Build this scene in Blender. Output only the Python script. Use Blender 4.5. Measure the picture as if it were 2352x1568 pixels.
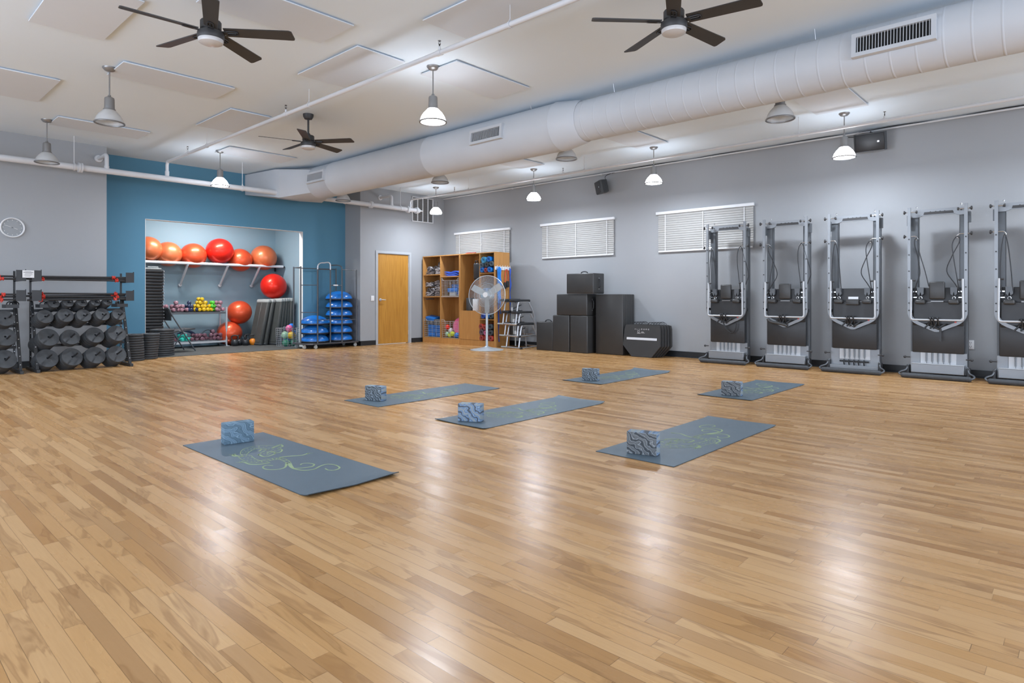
import bpy, bmesh, math, random
from mathutils import Vector, Matrix
random.seed(7)
for o in list(bpy.data.objects): bpy.data.objects.remove(o)
SC = bpy.context.scene
COL = SC.collection
PI = math.pi
R = math.radians

# ------------------------------------------------------------------ camera
CAMZ = 1.08; YAW = 47.25
cd = bpy.data.cameras.new('camera'); cam = bpy.data.objects.new('camera', cd); COL.objects.link(cam)
cd.sensor_width = 36; cd.lens = 36*1450/2352; cd.shift_y = -102/2352; cd.clip_end = 60
cam.location = (0, 0, CAMZ); cam.rotation_euler = (R(90), 0, R(-YAW))
SC.camera = cam

# ------------------------------------------------------------------ view + world
SC.view_settings.view_transform = 'Standard'; SC.view_settings.look = 'None'
SC.view_settings.gamma = 1.0; SC.view_settings.use_curve_mapping = False
SC.view_settings.exposure = 0.70
W = bpy.data.worlds.new('world'); SC.world = W; W.use_nodes = True
W.node_tree.nodes['Background'].inputs[0].default_value = (.80, .90, 1, 1)
W.node_tree.nodes['Background'].inputs[1].default_value = 0.6

def area(name, loc, rot, sx, sy, power, color=(1, 1, 1), spread=180):
    l = bpy.data.lights.new(name, 'AREA'); l.shape = 'RECTANGLE'; l.size = sx; l.size_y = sy
    l.energy = power; l.color = color; l.spread = R(spread)
    o = bpy.data.objects.new(name, l); COL.objects.link(o); o.location = loc; o.rotation_euler = rot
    return o
# unseen cool fill lights behind the camera, added to brighten the room evenly
FILL_COL = (0.84, 0.96, 1.17)
area('fill_light_side', (-4.3, 3.0, 1.7), (R(128), 0, R(-90)), 11.0, 2.6, 300, FILL_COL)
area('fill_light_rear', (3.4, -6.3, 1.7), (R(128), 0, R(0)), 11.0, 2.6, 300, FILL_COL)
# ceiling fitting inside the storage alcove, above the lintel
LAMP_W = 25.0

# ------------------------------------------------------------------ materials
def lin(h):
    h = h.lstrip('#'); v = [int(h[i:i+2], 16)/255 for i in (0, 2, 4)]
    return tuple(x/12.92 if x <= .04045 else ((x+.055)/1.055)**2.4 for x in v)+(1,)
class NT:
    def __init__(s, name):
        s.m = bpy.data.materials.new(name); s.m.use_nodes = True; s.t = s.m.node_tree
        s.b = s.t.nodes['Principled BSDF']
    def n(s, typ, **k):
        o = s.t.nodes.new(typ)
        for a, v in k.items(): setattr(o, a, v)
        return o
    def l(s, a, b): s.t.links.new(a, b)
    def val(s, sock, v):
        if isinstance(v, bpy.types.NodeSocket): s.l(v, sock)
        elif v is not None: sock.default_value = v
    def math(s, op, a, b=None, c=None):
        o = s.n('ShaderNodeMath', operation=op)
        s.val(o.inputs[0], a); s.val(o.inputs[1], b)
        if c is not None: s.val(o.inputs[2], c)
        return o.outputs[0]
    def ramp(s, fac, stops, interp='LINEAR'):
        o = s.n('ShaderNodeValToRGB'); s.l(fac, o.inputs[0]); r = o.color_ramp; r.interpolation = interp
        while len(r.elements) < len(stops): r.elements.new(.5)
        for e, (p, c) in zip(r.elements, stops): e.position = p; e.color = c
        return o.outputs[0]
    def mix(s, fac, a, b, mode='MIX'):
        o = s.n('ShaderNodeMix', data_type='RGBA', blend_type=mode)
        s.val(o.inputs[0], fac); s.val(o.inputs[6], a); s.val(o.inputs[7], b)
        return o.outputs[2]
    def noise(s, vec, scale, detail=3, dist=0, rough=.5):
        o = s.n('ShaderNodeTexNoise'); s.l(vec, o.inputs['Vector'])
        o.inputs['Scale'].default_value = scale; o.inputs['Detail'].default_value = detail
        o.inputs['Distortion'].default_value = dist; o.inputs['Roughness'].default_value = rough
        return o.outputs[0]
def mat(name, col, rough=.5, metal=0, var=.06, scale=6, bump=0, bscale=80, trans=0, emit=0, coat=0, spec=.5):
    """plain painted / moulded material with a little procedural unevenness"""
    t = NT(name); c = lin(col) if isinstance(col, str) else col
    co = t.n('ShaderNodeTexCoord').outputs['Object']
    n = t.noise(co, scale)
    d = tuple(x*(1-var) for x in c[:3])+(1,); u = tuple(min(1, x*(1+var)) for x in c[:3])+(1,)
    t.l(t.ramp(n, [(.3, d), (.7, u)]), t.b.inputs['Base Color'])
    t.b.inputs['Roughness'].default_value = rough; t.b.inputs['Metallic'].default_value = metal
    t.b.inputs['Specular IOR Level'].default_value = spec
    if coat: t.b.inputs['Coat Weight'].default_value = coat; t.b.inputs['Coat Roughness'].default_value = .12
    if trans: t.b.inputs['Transmission Weight'].default_value = trans
    if emit:
        t.b.inputs['Emission Color'].default_value = (.93, .98, 1.08, 1); t.b.inputs['Emission Strength'].default_value = emit
    if bump:
        bn = t.n('ShaderNodeBump'); bn.inputs['Strength'].default_value = bump; bn.inputs['Distance'].default_value = .002
        t.l(t.noise(co, bscale, 4), bn.inputs['Height']); t.l(bn.outputs[0], t.b.inputs['Normal'])
    return t.m

def wood_floor():
    t = NT('maple_strip_floor'); g = t.n('ShaderNodeNewGeometry'); s = t.n('ShaderNodeSeparateXYZ')
    t.l(g.outputs['Position'], s.inputs[0]); x, y = s.outputs[0], s.outputs[1]
    wd = .0575
    xr = t.math('DIVIDE', x, wd); row = t.math('FLOOR', xr); fx = t.math('FRACT', xr)
    def wn(a, b, out='Value'):
        c = t.n('ShaderNodeCombineXYZ'); t.val(c.inputs[0], a); t.val(c.inputs[1], b)
        w = t.n('ShaderNodeTexWhiteNoise', noise_dimensions='3D'); t.l(c.outputs[0], w.inputs['Vector']); return w.outputs[out]
    ln = t.math('MULTIPLY_ADD', wn(row, 3.3), .75, .38)
    off = t.math('MULTIPLY', wn(row, 9.1), 7.0)
    yr = t.math('DIVIDE', t.math('ADD', y, off), ln); cell = t.math('FLOOR', yr); fy = t.math('FRACT', yr)
    rnd = wn(row, cell); rnd2 = wn(row, t.math('ADD', cell, .37))
    base = t.ramp(rnd, [(0, lin('#b48b5e')), (.16, lin('#c09a6e')), (.45, lin('#c9a47a')), (.75, lin('#cba983')), (1, lin('#d5b48e'))])
    # a few heartwood boards
    dark = t.ramp(rnd2, [(.80, (0, 0, 0, 1)), (.97, (1, 1, 1, 1))])
    base = t.mix(t.math('MULTIPLY', dark, .55), base, lin('#96704a'))
    # figure: long streaks shifted per board
    c = t.n('ShaderNodeCombineXYZ')
    t.l(t.math('MULTIPLY_ADD', rnd, 37.0, t.math('MULTIPLY', x, 5.5)), c.inputs[0])
    t.l(t.math('MULTIPLY_ADD', rnd2, 51.0, t.math('MULTIPLY', y, .75)), c.inputs[1])
    t.l(t.math('MULTIPLY', cell, 3.7), c.inputs[2])
    f1 = t.noise(c.outputs[0], 1.7, 3, 1.5, .5)
    streak = t.ramp(f1, [(.0, (0, 0, 0, 1)), (.555, (0, 0, 0, 1)), (.60, (.85, .85, .85, 1)), (.66, (.35, .35, .35, 1)), (.74, (1, 1, 1, 1))])
    base = t.mix(t.math('MULTIPLY', streak, .62), base, lin('#8f6a43'))
    c2 = t.n('ShaderNodeCombineXYZ')
    t.l(t.math('MULTIPLY_ADD', rnd, 91.0, t.math('MULTIPLY', x, 60.0)), c2.inputs[0]); t.l(t.math('MULTIPLY', y, 3.0), c2.inputs[1])
    fine = t.noise(c2.outputs[0], 2.0, 4, .6)
    base = t.mix(t.math('MULTIPLY', t.ramp(fine, [(.35, (0, 0, 0, 1)), (.7, (1, 1, 1, 1))]), .16), base, lin('#a37d54'))
    # joints between boards
    ex = t.math('MINIMUM', fx, t.math('SUBTRACT', 1.0, fx))
    ey = t.math('MULTIPLY', t.math('MINIMUM', fy, t.math('SUBTRACT', 1.0, fy)), t.math('DIVIDE', ln, wd))
    e = t.math('MINIMUM', ex, ey)
    jstr = t.math('MULTIPLY_ADD', wn(row, 5.7), .55, .2)
    j = t.math('MULTIPLY', t.math('LESS_THAN', e, .018), jstr)
    base = t.mix(j, base, lin('#5d4328'))
    base = t.mix(1.0, base, (.90, .80, .62, 1), 'MULTIPLY')
    t.l(base, t.b.inputs['Base Color'])
    rr = t.math('MULTIPLY_ADD', f1, .10, .20)
    t.l(t.math('MULTIPLY_ADD', rnd, .06, rr), t.b.inputs['Roughness'])
    t.b.inputs['Specular IOR Level'].default_value = .30
    bn = t.n('ShaderNodeBump'); bn.inputs['Strength'].default_value = .07; bn.inputs['Distance'].default_value = .004
    c3 = t.n('ShaderNodeCombineXYZ'); t.l(t.math('MULTIPLY', x, 6.0), c3.inputs[0]); t.l(t.math('MULTIPLY', y, 9.0), c3.inputs[1])
    t.l(t.math('ADD', t.noise(c3.outputs[0], 2.0, 2), t.math('MULTIPLY', rnd, .25)), bn.inputs['Height'])
    t.l(bn.outputs[0], t.b.inputs['Normal'])
    return t.m

def wood(name, a, b, vert=True, rough=.45):
    t = NT(name); co = t.n('ShaderNodeTexCoord').outputs['Object']; mp = t.n('ShaderNodeMapping')
    mp.inputs['Scale'].default_value = (14, 14, 1.0) if vert else (1.5, 1.5, 14); t.l(co, mp.inputs[0])
    n = t.noise(mp.outputs[0], 1.6, 5, 1.2)
    t.l(t.ramp(n, [(.3, lin(a)), (.7, lin(b))]), t.b.inputs['Base Color']); t.b.inputs['Roughness'].default_value = rough
    return t.m

def marble(name, cols, scale=9):
    t = NT(name); co = t.n('ShaderNodeTexCoord').outputs['Object']; mp = t.n('ShaderNodeMapping')
    mp.inputs['Scale'].default_value = (1, .25, 1.3); t.l(co, mp.inputs[0])
    w = t.n('ShaderNodeTexWave', wave_type='BANDS', bands_direction='DIAGONAL'); t.l(mp.outputs[0], w.inputs[0])
    w.inputs['Scale'].default_value = scale; w.inputs['Distortion'].default_value = 9; w.inputs['Detail'].default_value = 2.0
    w.inputs['Detail Scale'].default_value = 1.5
    st = [(i/(len(cols)-1)*.9+.05, lin(c)) for i, c in enumerate(cols)]
    t.l(t.ramp(w.outputs['Color'], st), t.b.inputs['Base Color']); t.b.inputs['Roughness'].default_value = .75
    return t.m

M = {}
M['floor'] = wood_floor()
M['ceiling'] = mat('ceiling_paint', '#dbe8f2', .9, var=.015, scale=.8)
M['panel'] = mat('ceiling_panel_paint', '#d0d8e0', .9, var=.015, scale=1.5)
M['wall_grey'] = mat('grey_blue_wall_paint', '#999c9f', .75, var=.02, scale=.9, bump=.15, bscale=60)
M['wall_blue'] = mat('teal_blue_wall_paint', '#4f829c', .7, var=.025, scale=.9, bump=.12, bscale=60)
M['alcove'] = mat('pale_blue_alcove_paint', '#8ba3ae', .75, var=.02, scale=.9)
M['jamb'] = mat('off_white_jamb_paint', '#d3d8d8', .6, var=.02)
M['pipe'] = mat('white_painted_steel', '#cfd2d6', .5, var=.03, scale=3)
M['duct'] = mat('white_painted_sheet_metal', '#c3c8ce', .6, var=.03, scale=1.5)
M['base'] = mat('black_vinyl_base', '#1e2226', .45, var=.1)
M['black'] = mat('satin_black_metal', '#26282b', .42, var=.12, scale=5)
M['fan_black'] = mat('matte_black_fan_metal', '#343435', .5, var=.1, scale=5)
M['rubber'] = mat('dark_rubber', '#3e4144', .6, var=.14, scale=14, bump=.2)
M['rubber2'] = mat('worn_dark_rubber', '#3f4245', .62, var=.16, scale=20, bump=.2)
M['vinyl'] = mat('charcoal_vinyl', '#353535', .36, var=.06, scale=4, bump=.15, bscale=200)
M['vinyl_dark'] = mat('black_vinyl_pad', '#2a2b2d', .4, var=.08, scale=6, bump=.15, bscale=200)
M['alu'] = mat('grey_anodised_aluminium', '#85898d', .35, .35, var=.04, scale=5)
M['alu_dark'] = mat('dark_grey_powder_coat', '#565a5e', .4, .2, var=.05, scale=5)
M['chrome'] = mat('chrome', '#d5d8da', .16, .9, var=.03)
M['barwhite'] = mat('pale_grey_tube', '#b9bcbf', .35, .2, var=.03)
M['satin'] = mat('satin_silver', '#c9ccd0', .3, .55, var=.03)
M['lampmetal'] = mat('brushed_grey_lamp_metal', '#8c8c8c', .35, .6, var=.06)
M['shade_off'] = mat('ribbed_acrylic_shade', '#b9bbbc', .25, var=.03, trans=.25)
M['shade_on'] = mat('glowing_acrylic_shade', '#ffffff', .3, var=0, emit=14)
M['bulb'] = mat('glowing_bulb', '#ffffff', .3, var=0, emit=26)
def acrylic():
    t = NT('ribbed_acrylic_shade'); t.b.inputs['Base Color'].default_value = (.72, .74, .75, 1); t.b.inputs['Roughness'].default_value = .25
    tr = t.n('ShaderNodeBsdfTranslucent'); tr.inputs[0].default_value = (.85, .87, .88, 1)
    co = t.n('ShaderNodeTexCoord').outputs['Object']; t.l(t.ramp(t.noise(co, 20), [(.3, (.70, .72, .73, 1)), (.7, (.76, .78, .79, 1))]), t.b.inputs['Base Color'])
    mx = t.n('ShaderNodeMixShader'); mx.inputs[0].default_value = .5; t.l(t.b.outputs[0], mx.inputs[1]); t.l(tr.outputs[0], mx.inputs[2])
    t.l(mx.outputs[0], t.t.nodes['Material Output'].inputs['Surface']); return t.m
M['shade_off'] = acrylic()
M['frame'] = mat('pale_grey_frame_paint', '#a9adb1', .5, var=.02)
M['dome'] = mat('frosted_glass_dome', '#c4c4c4', .3, var=.02)
M['white'] = mat('white_plastic', '#dfe1e3', .4, var=.02)
M['blind'] = mat('white_vinyl_slat', '#a7a6a3', .5, var=.02)
M['glass'] = mat('window_glass', '#e9f0f4', .05, trans=.9, var=0)
M['door'] = wood('honey_maple_veneer', '#a8752c', '#bd8a3a')
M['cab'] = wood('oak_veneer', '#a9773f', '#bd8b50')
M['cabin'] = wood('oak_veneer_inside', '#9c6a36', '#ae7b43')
M['mat'] = mat('slate_blue_yoga_mat', '#566671', .5, var=.035, scale=3, bump=.2, bscale=220)
M['matedge'] = mat('dark_mat_underside', '#39444b', .8)
M['print'] = mat('sage_green_print', '#8ea17c', .75, var=.12, scale=12)
M['mb0'] = marble('slate_marbled_foam', ['#5d7585', '#4c6475', '#60788a', '#86a0b2', '#566f80', '#6f899c'], 6)
M['mb1'] = marble('dark_marbled_foam', ['#3c4348', '#56616a', '#6d7b85', '#97a3ad', '#4a5258', '#7b8791', '#3d4449'], 7)
M['mb2'] = marble('blue_striped_foam', ['#4b525a', '#6d86a6', '#8ea5bf', '#54687f', '#748ca8', '#8f9798'], 6)
M['mb3'] = marble('charcoal_marbled_foam', ['#3b3f43', '#50565b', '#74797c', '#989c9d', '#464a4f', '#66696b'], 8)
def pearl(name, col, tint, rough=.38):
    m = mat(name, col, rough, var=.02, coat=.25, spec=1.0); b = m.node_tree.nodes['Principled BSDF']
    b.inputs['Specular Tint'].default_value = lin(tint); b.inputs['Metallic'].default_value = .25; return m
M['orange'] = pearl('pearl_orange_ball', '#cf4a2a', '#ffd0a4')
M['peach'] = pearl('pearl_peach_ball', '#d06a40', '#ffe0bc')
M['red'] = pearl('pearl_red_ball', '#e0231a', '#ff9a7a')
M['clipred'] = mat('red_plastic', '#c5392c', .4, var=.05)
M['bosu'] = mat('glossy_blue_rubber', '#1a70c4', .25, var=.05, coat=.2)
M['cartm'] = mat('gunmetal_powder_coat', '#4c4f53', .4, .2, var=.08)
M['pink'] = mat('dusty_mauve_vinyl', '#9a727c', .4, var=.06)
M['mauve'] = mat('dark_mauve_vinyl', '#6c4a55', .4, var=.06)
M['navy'] = mat('navy_vinyl', '#222c4a', .35, var=.06)
M['yellow'] = mat('yellow_vinyl', '#d0a916', .4, var=.06)
M['green'] = mat('lime_green_vinyl', '#4bb82a', .4, var=.06)
M['teal'] = mat('turquoise_vinyl', '#2fb8a5', .4, var=.06)
M['mat_rubber'] = mat('grey_rubber_matting', '#4a4c4a', .85, var=.08, scale=20, bump=.3)
M['step'] = mat('dark_grey_step_plastic', '#444644', .5, var=.08, scale=9)
M['stepedge'] = mat('pale_grey_step_end', '#a6aaa8', .5, var=.05)
M['wire'] = mat('silver_wire', '#c2c4c6', .3, .6, var=.04)
M['bandblue'] = mat('bright_blue_foam', '#1578d6', .5, var=.08)
M['bandlight'] = mat('light_blue_foam', '#4aa5cf', .5, var=.08)
M['bandnavy'] = mat('deep_blue_cloth', '#2a4fae', .6, var=.15)
M['redfoam'] = mat('brick_red_foam', '#b23a2c', .6, var=.08)
M['pinkpl'] = mat('pink_plastic', '#e06a9b', .35, var=.05)
M['clear'] = mat('pale_green_plastic', '#9cc7a8', .2, var=.05)
M['dkgreen'] = mat('dark_green_plastic', '#2d7a5d', .3, var=.05)
M['lime'] = mat('lime_yellow_plastic', '#c6d62a', .35, var=.05)
M['kborange'] = mat('orange_coating', '#d97f1f', .4, var=.05)
M['fanwhite'] = mat('pale_grey_fan_metal', '#b9c2c8', .35, .3, var=.04)
M['blade'] = mat('aluminium_fan_blade', '#c3c9cb', .35, .4, var=.04)
M['cloth'] = marble('grey_white_striped_cloth', ['#3b3536', '#6e6768', '#d7d6d6', '#4b4546', '#b9b6b8', '#8a8486'], 7)
M['cloth2'] = marble('dark_striped_cloth', ['#3b3433', '#5f5958', '#8b8584', '#2e2a2a', '#777070'], 8)
M['plastic_box'] = mat('dark_grey_plastic', '#3a3d40', .45, var=.06)
M['paper'] = mat('white_paper', '#e4e6e8', .8, var=.01)
M['ink'] = mat('dark_ink', '#3a3f44', .8, var=.01)
M['grille_dark'] = mat('dark_duct_interior', '#17181a', .8)
M['clockface'] = mat('grey_clock_face', '#8b8f92', .4, var=.02)
M['sign_white'] = mat('white_lettering', '#cfcfcf', .6, var=.02)
M['gold'] = mat('brass', '#a07a3a', .35, .8)

# ------------------------------------------------------------------ mesh helpers
def V(*a): return Vector(a)
class MB:
    def __init__(s): s.v = []; s.f = []; s.mi = []; s.m = 0
    def add(s, vs, fs):
        b = len(s.v); s.v += [Vector(p) for p in vs]
        for f in fs: s.f.append([b+i for i in f]); s.mi.append(s.m)
        return s
    def box(s, x0, x1, y0, y1, z0, z1, mx=None):
        vs = [V(x, y, z) for z in (z0, z1) for y in (y0, y1) for x in (x0, x1)]
        if mx is not None: vs = [mx @ p for p in vs]
        return s.add(vs, [(0, 2, 3, 1), (4, 5, 7, 6), (0, 1, 5, 4), (2, 6, 7, 3), (0, 4, 6, 2), (1, 3, 7, 5)])
    def rbox(s, x0, x1, y0, y1, z0, z1, r=.01, seg=2, mx=None):
        bm = bmesh.new(); bmesh.ops.create_cube(bm, size=1)
        for v in bm.verts: v.co = V((x0+x1)/2+v.co.x*(x1-x0), (y0+y1)/2+v.co.y*(y1-y0), (z0+z1)/2+v.co.z*(z1-z0))
        bmesh.ops.bevel(bm, geom=bm.edges[:]+bm.verts[:], offset=r, segments=seg, profile=.5, affect='EDGES')
        bm.verts.index_update()
        vs = [v.co.copy() for v in bm.verts]; fs = [[v.index for v in f.verts] for f in bm.faces]; bm.free()
        if mx is not None: vs = [mx @ p for p in vs]
        return s.add(vs, fs)
    def cyl(s, a, b, r, n=16, r2=None, cap=True):
        a = Vector(a); b = Vector(b); r2 = r if r2 is None else r2
        d = (b-a).normalized(); u = d.orthogonal().normalized(); w = d.cross(u)
        vs = []
        for p, rr in ((a, r), (b, r2)):
            for i in range(n):
                t = 2*PI*i/n; vs.append(p+(u*math.cos(t)+w*math.sin(t))*rr)
        fs = [(i, (i+1) % n, n+(i+1) % n, n+i) for i in range(n)]
        if cap: fs += [tuple(range(n-1, -1, -1)), tuple(range(n, 2*n))]
        return s.add(vs, fs)
    def tube(s, pts, r, n=10, closed=False, rad=None, cap=True):
        pts = [Vector(p) for p in pts]; k = len(pts); vs = []; pu = None
        for i, p in enumerate(pts):
            a = pts[(i-1) % k] if (closed or i > 0) else p; b = pts[(i+1) % k] if (closed or i < k-1) else p
            d = (b-a); d = d.normalized() if d.length > 1e-9 else V(0, 0, 1)
            u = d.orthogonal().normalized() if pu is None else (pu-d*pu.dot(d)).normalized()
            pu = u; w = d.cross(u); rr = rad[i] if rad else r
            if 0 < i < k-1 or closed:
                c = (pts[(i+1) % k]-p).normalized().dot((p-pts[(i-1) % k]).normalized())
                m = 1/max(.5, math.sqrt(max(.01, (1+c)/2)))
            else: m = 1
            for j in range(n):
                t = 2*PI*j/n; vs.append(p+(u*math.cos(t)+w*math.sin(t))*rr*min(m, 1.3))
        fs = []
        for i in range(k if closed else k-1):
            for j in range(n):
                a = i*n+j; b = i*n+(j+1) % n; c = ((i+1) % k)*n+(j+1) % n; d = ((i+1) % k)*n+j
                fs.append((a, b, c, d))
        if cap and not closed: fs += [tuple(range(n-1, -1, -1)), tuple(range((k-1)*n, k*n))]
        return s.add(vs, fs)
    def lathe(s, prof, n=32, c=(0, 0, 0), axis='z', mx=None, closed=False):
        c = Vector(c); vs = []; k = len(prof)
        for r, z in prof:
            for i in range(n):
                t = 2*PI*i/n; a, b = r*math.cos(t), r*math.sin(t)
                p = {'z': V(a, b, z), 'x': V(z, a, b), 'y': V(b, z, a)}[axis]
                vs.append(c+p)
        if mx is not None: vs = [mx @ p for p in vs]
        fs = [(i*n+j, i*n+(j+1) % n, ((i+1) % k)*n+(j+1) % n, ((i+1) % k)*n+j) for i in range(k if closed else k-1) for j in range(n)]
        if not closed:
            if prof[0][0] > 1e-6: fs.append(tuple(range(n-1, -1, -1)))
            if prof[-1][0] > 1e-6: fs.append(tuple(range((k-1)*n, k*n)))
        return s.add(vs, fs)
    def prism(s, poly, t0, t1, f):
        """extrude a 2-D polygon; f(a, b, t) gives the point"""
        n = len(poly); vs = [f(a, b, t) for t in (t0, t1) for a, b in poly]
        return s.add(vs, [tuple(range(n-1, -1, -1)), tuple(range(n, 2*n))]+[(i, (i+1) % n, n+(i+1) % n, n+i) for i in range(n)])
    def sphere(s, c, r, n=24, sq=1.0):
        prof = [(max(1e-7, r*math.sin(PI*i/(n//2))), -sq*r*math.cos(PI*i/(n//2))) for i in range(n//2+1)]
        return s.lathe(prof, n, c)
    def xf(s, mx): s.v = [mx @ p for p in s.v]; return s
    def mesh(s, name, mats, ang=38, weld=True):
        me = bpy.data.meshes.new(name)
        me.from_pydata([tuple(p) for p in s.v], [], s.f)
        for m in (mats if isinstance(mats, (list, tuple)) else [mats]): me.materials.append(M[m])
        me.polygons.foreach_set('material_index', s.mi)
        if weld:
            bm = bmesh.new(); bm.from_mesh(me); bmesh.ops.remove_doubles(bm, verts=bm.verts[:], dist=1e-6)
            bmesh.ops.recalc_face_normals(bm, faces=bm.faces[:]); bm.to_mesh(me); bm.free()
        me.polygons.foreach_set('use_smooth', [True]*len(me.polygons)); me.set_sharp_from_angle(angle=R(ang)); me.update()
        return me
    def obj(s, name, mats, parent=None, ang=38, loc=None, weld=True):
        o = bpy.data.objects.new(name, s.mesh(name, mats, ang, weld)); COL.objects.link(o)
        if parent is not None: o.parent = parent
        if loc is not None: o.location = loc
        return o
def B(*a, **k): return MB().box(*a, **k)
def RB(*a, **k): return MB().rbox(*a, **k)
def C(*a, **k): return MB().cyl(*a, **k)
def T(*a, **k): return MB().tube(*a, **k)
def L(*a, **k): return MB().lathe(*a, **k)
def arc(c, r, a0, a1, n, f=lambda x, y: (x, y, 0)):
    return [f(c[0]+r*math.cos(R(a0+(a1-a0)*i/n)), c[1]+r*math.sin(R(a0+(a1-a0)*i/n))) for i in range(n+1)]
def smooth(pts, n=6):
    pts = [Vector(p) for p in pts]; P = [pts[0]]+pts+[pts[-1]]; out = []
    for i in range(1, len(P)-2):
        for k in range(n):
            t = k/n; a, b, c, d = P[i-1], P[i], P[i+1], P[i+2]
            out.append(.5*((2*b)+(c-a)*t+(2*a-5*b+4*c-d)*t*t+(3*b-a-3*c+d)*t**3))
    return out+[pts[-1]]
def tag(o, label, cat, group=None, kind=None):
    o['label'] = label; o['category'] = cat
    if group: o['group'] = group
    if kind: o['kind'] = kind
    return o
def thing(name, label, cat, loc=(0, 0, 0), rz=0, group=None):
    o = bpy.data.objects.new(name, None); COL.objects.link(o); o.empty_display_size = .1
    o.location = loc; o.rotation_euler = (0, 0, R(rz)); return tag(o, label, cat, group)
def struct(o): o['kind'] = 'structure'; return o
def dup(root, loc, rz=None, label=None, group=None, rot=None):
    r = root.copy(); COL.objects.link(r); r.location = loc
    if rz is not None: r.rotation_euler = (0, 0, R(rz))
    if rot is not None: r.rotation_euler = rot
    if label: r['label'] = label
    if group: r['group'] = group
    for ch in list(root.children):
        c = ch.copy(); COL.objects.link(c); c.parent = r
        for g in list(ch.children):
            d = g.copy(); COL.objects.link(d); d.parent = c
    return r

# ------------------------------------------------------------------ the room
CE = 3.55           # ceiling height
XR = 10.42; YB = 11.95; YBLUE = 12.55
struct(B(-4.5, XR+.15, -6.5, 14.6, -.06, 0).obj('floor', 'floor'))
struct(B(-4.5, XR+.15, -6.5, YBLUE+.14, CE, CE+.1).obj('ceiling', 'ceiling'))
def wall(name, axis, p0, p1, a0, a1, z0, z1, m, holes=()):
    """wall slab between planes p0..p1, with rectangular holes (a0, a1, z0, z1)"""
    A = sorted({a0, a1, *[h[0] for h in holes], *[h[1] for h in holes]}); Z = sorted({z0, z1, *[h[2] for h in holes], *[h[3] for h in holes]})
    mb = MB()
    for i in range(len(A)-1):
        for k in range(len(Z)-1):
            ca, cz = (A[i]+A[i+1])/2, (Z[k]+Z[k+1])/2
            if any(h[0] < ca < h[1] and h[2] < cz < h[3] for h in holes): continue
            if axis == 'x': mb.box(p0, p1, A[i], A[i+1], Z[k], Z[k+1])
            else: mb.box(A[i], A[i+1], p0, p1, Z[k], Z[k+1])
    return struct(mb.obj(name, m, weld=False))
wall('wall_back', 'y', YB, YB+.12, -4.5, 3.10, 0, CE, 'wall_grey')
wall('wall_back_blue', 'y', YBLUE, YBLUE+.135, 3.10, 7.98, 0, CE, 'wall_blue', [(3.86, 6.93, -1, 2.485)])
struct(B(2.98, 3.10, YB+.12, YBLUE+.135, 0, CE).obj('wall_back_return', 'wall_blue'))
struct(B(7.98, 8.1, YB, YBLUE+.135, 0, CE).obj('wall_corner_return', 'wall_grey'))
wall('wall_back_door', 'y', YB, YB+.12, 8.1, XR+.12, 0, CE, 'wall_grey', [(8.44, 9.33, -1, 2.08)])
WIN = [(9.67, 11.49), (6.89, 8.74), (4.15, 5.94)]
wall('wall_right', 'x', XR, XR+.15, -6.5, YB, 0, CE, 'wall_grey', [(a+.08, b-.08, 1.97, 2.58) for a, b in WIN])
wall('wall_front', 'y', -6.6, -6.5, -4.5, XR+.15, 0, CE, 'wall_grey', [(-2.2, 9.0, .35, 3.05)])
wall('wall_left', 'x', -4.6, -4.5, -6.5, YB, 0, CE, 'wall_grey', [(-2.6, 8.6, .35, 3.05)])
# alcove behind the blue wall
AX0, AX1, AY, AZ = 3.25, 7.29, 14.5, 3.1
struct(B(AX0-.1, AX1+.1, AY, AY+.1, 0, AZ).obj('wall_alcove_back', 'alcove'))
struct(B(AX1, AX1+.1, YBLUE+.135, AY, 0, AZ).obj('wall_alcove_right', 'alcove'))
struct(B(AX0-.1, AX0, YBLUE+.135, AY, 0, AZ).obj('wall_alcove_left', 'alcove'))
struct(B(AX0-.1, AX1+.1, YBLUE+.135, AY+.1, AZ, AZ+.1).obj('ceiling_alcove', 'ceiling'))
mb = MB(); mb.box(6.926, 6.934, YBLUE-.004, YBLUE+.139, 0, 2.485); mb.box(3.856, 3.864, YBLUE-.004, YBLUE+.139, 0, 2.485)
struct(mb.obj('trim_1', 'jamb'))
struct(B(3.864, 6.926, YBLUE-.003, YBLUE+.138, 2.481, 2.489).obj('trim_2', 'jamb'))
# baseboards
bh = .105
struct(B(-4.5, 3.10, YB-.012, YB, 0, bh).obj('baseboard_back', 'base'))
mb = MB(); mb.box(7.968, 7.98, YB-.012, YBLUE, 0, bh); mb.box(7.968, 8.385, YB-.012, YB, 0, bh); mb.box(9.385, XR-.012, YB-.012, YB, 0, bh)
struct(mb.obj('baseboard_corner', 'base'))
mb = MB(); mb.box(XR-.012, XR, -6.5, YB, 0, bh); mb.cyl((XR-.012, -6.5, .0), (XR-.012, YB, .0), .02, 8)
struct(mb.obj('baseboard_right', 'base'))
struct(B(6.94, 7.968, YBLUE-.012, YBLUE, 0, bh).obj('baseboard_blue', 'base'))
# rubber matting laid on the alcove floor, lapping out in front
tag(B(3.62, 6.96, 12.24, YBLUE, 0, .008).box(3.866, 6.924, YBLUE, YBLUE+.136, 0, .008).box(AX0, AX1, YBLUE+.137, AY, 0, .008).obj('rubber_matting', 'mat_rubber'),
    'grey rubber matting covering the alcove floor', 'mat')
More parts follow.
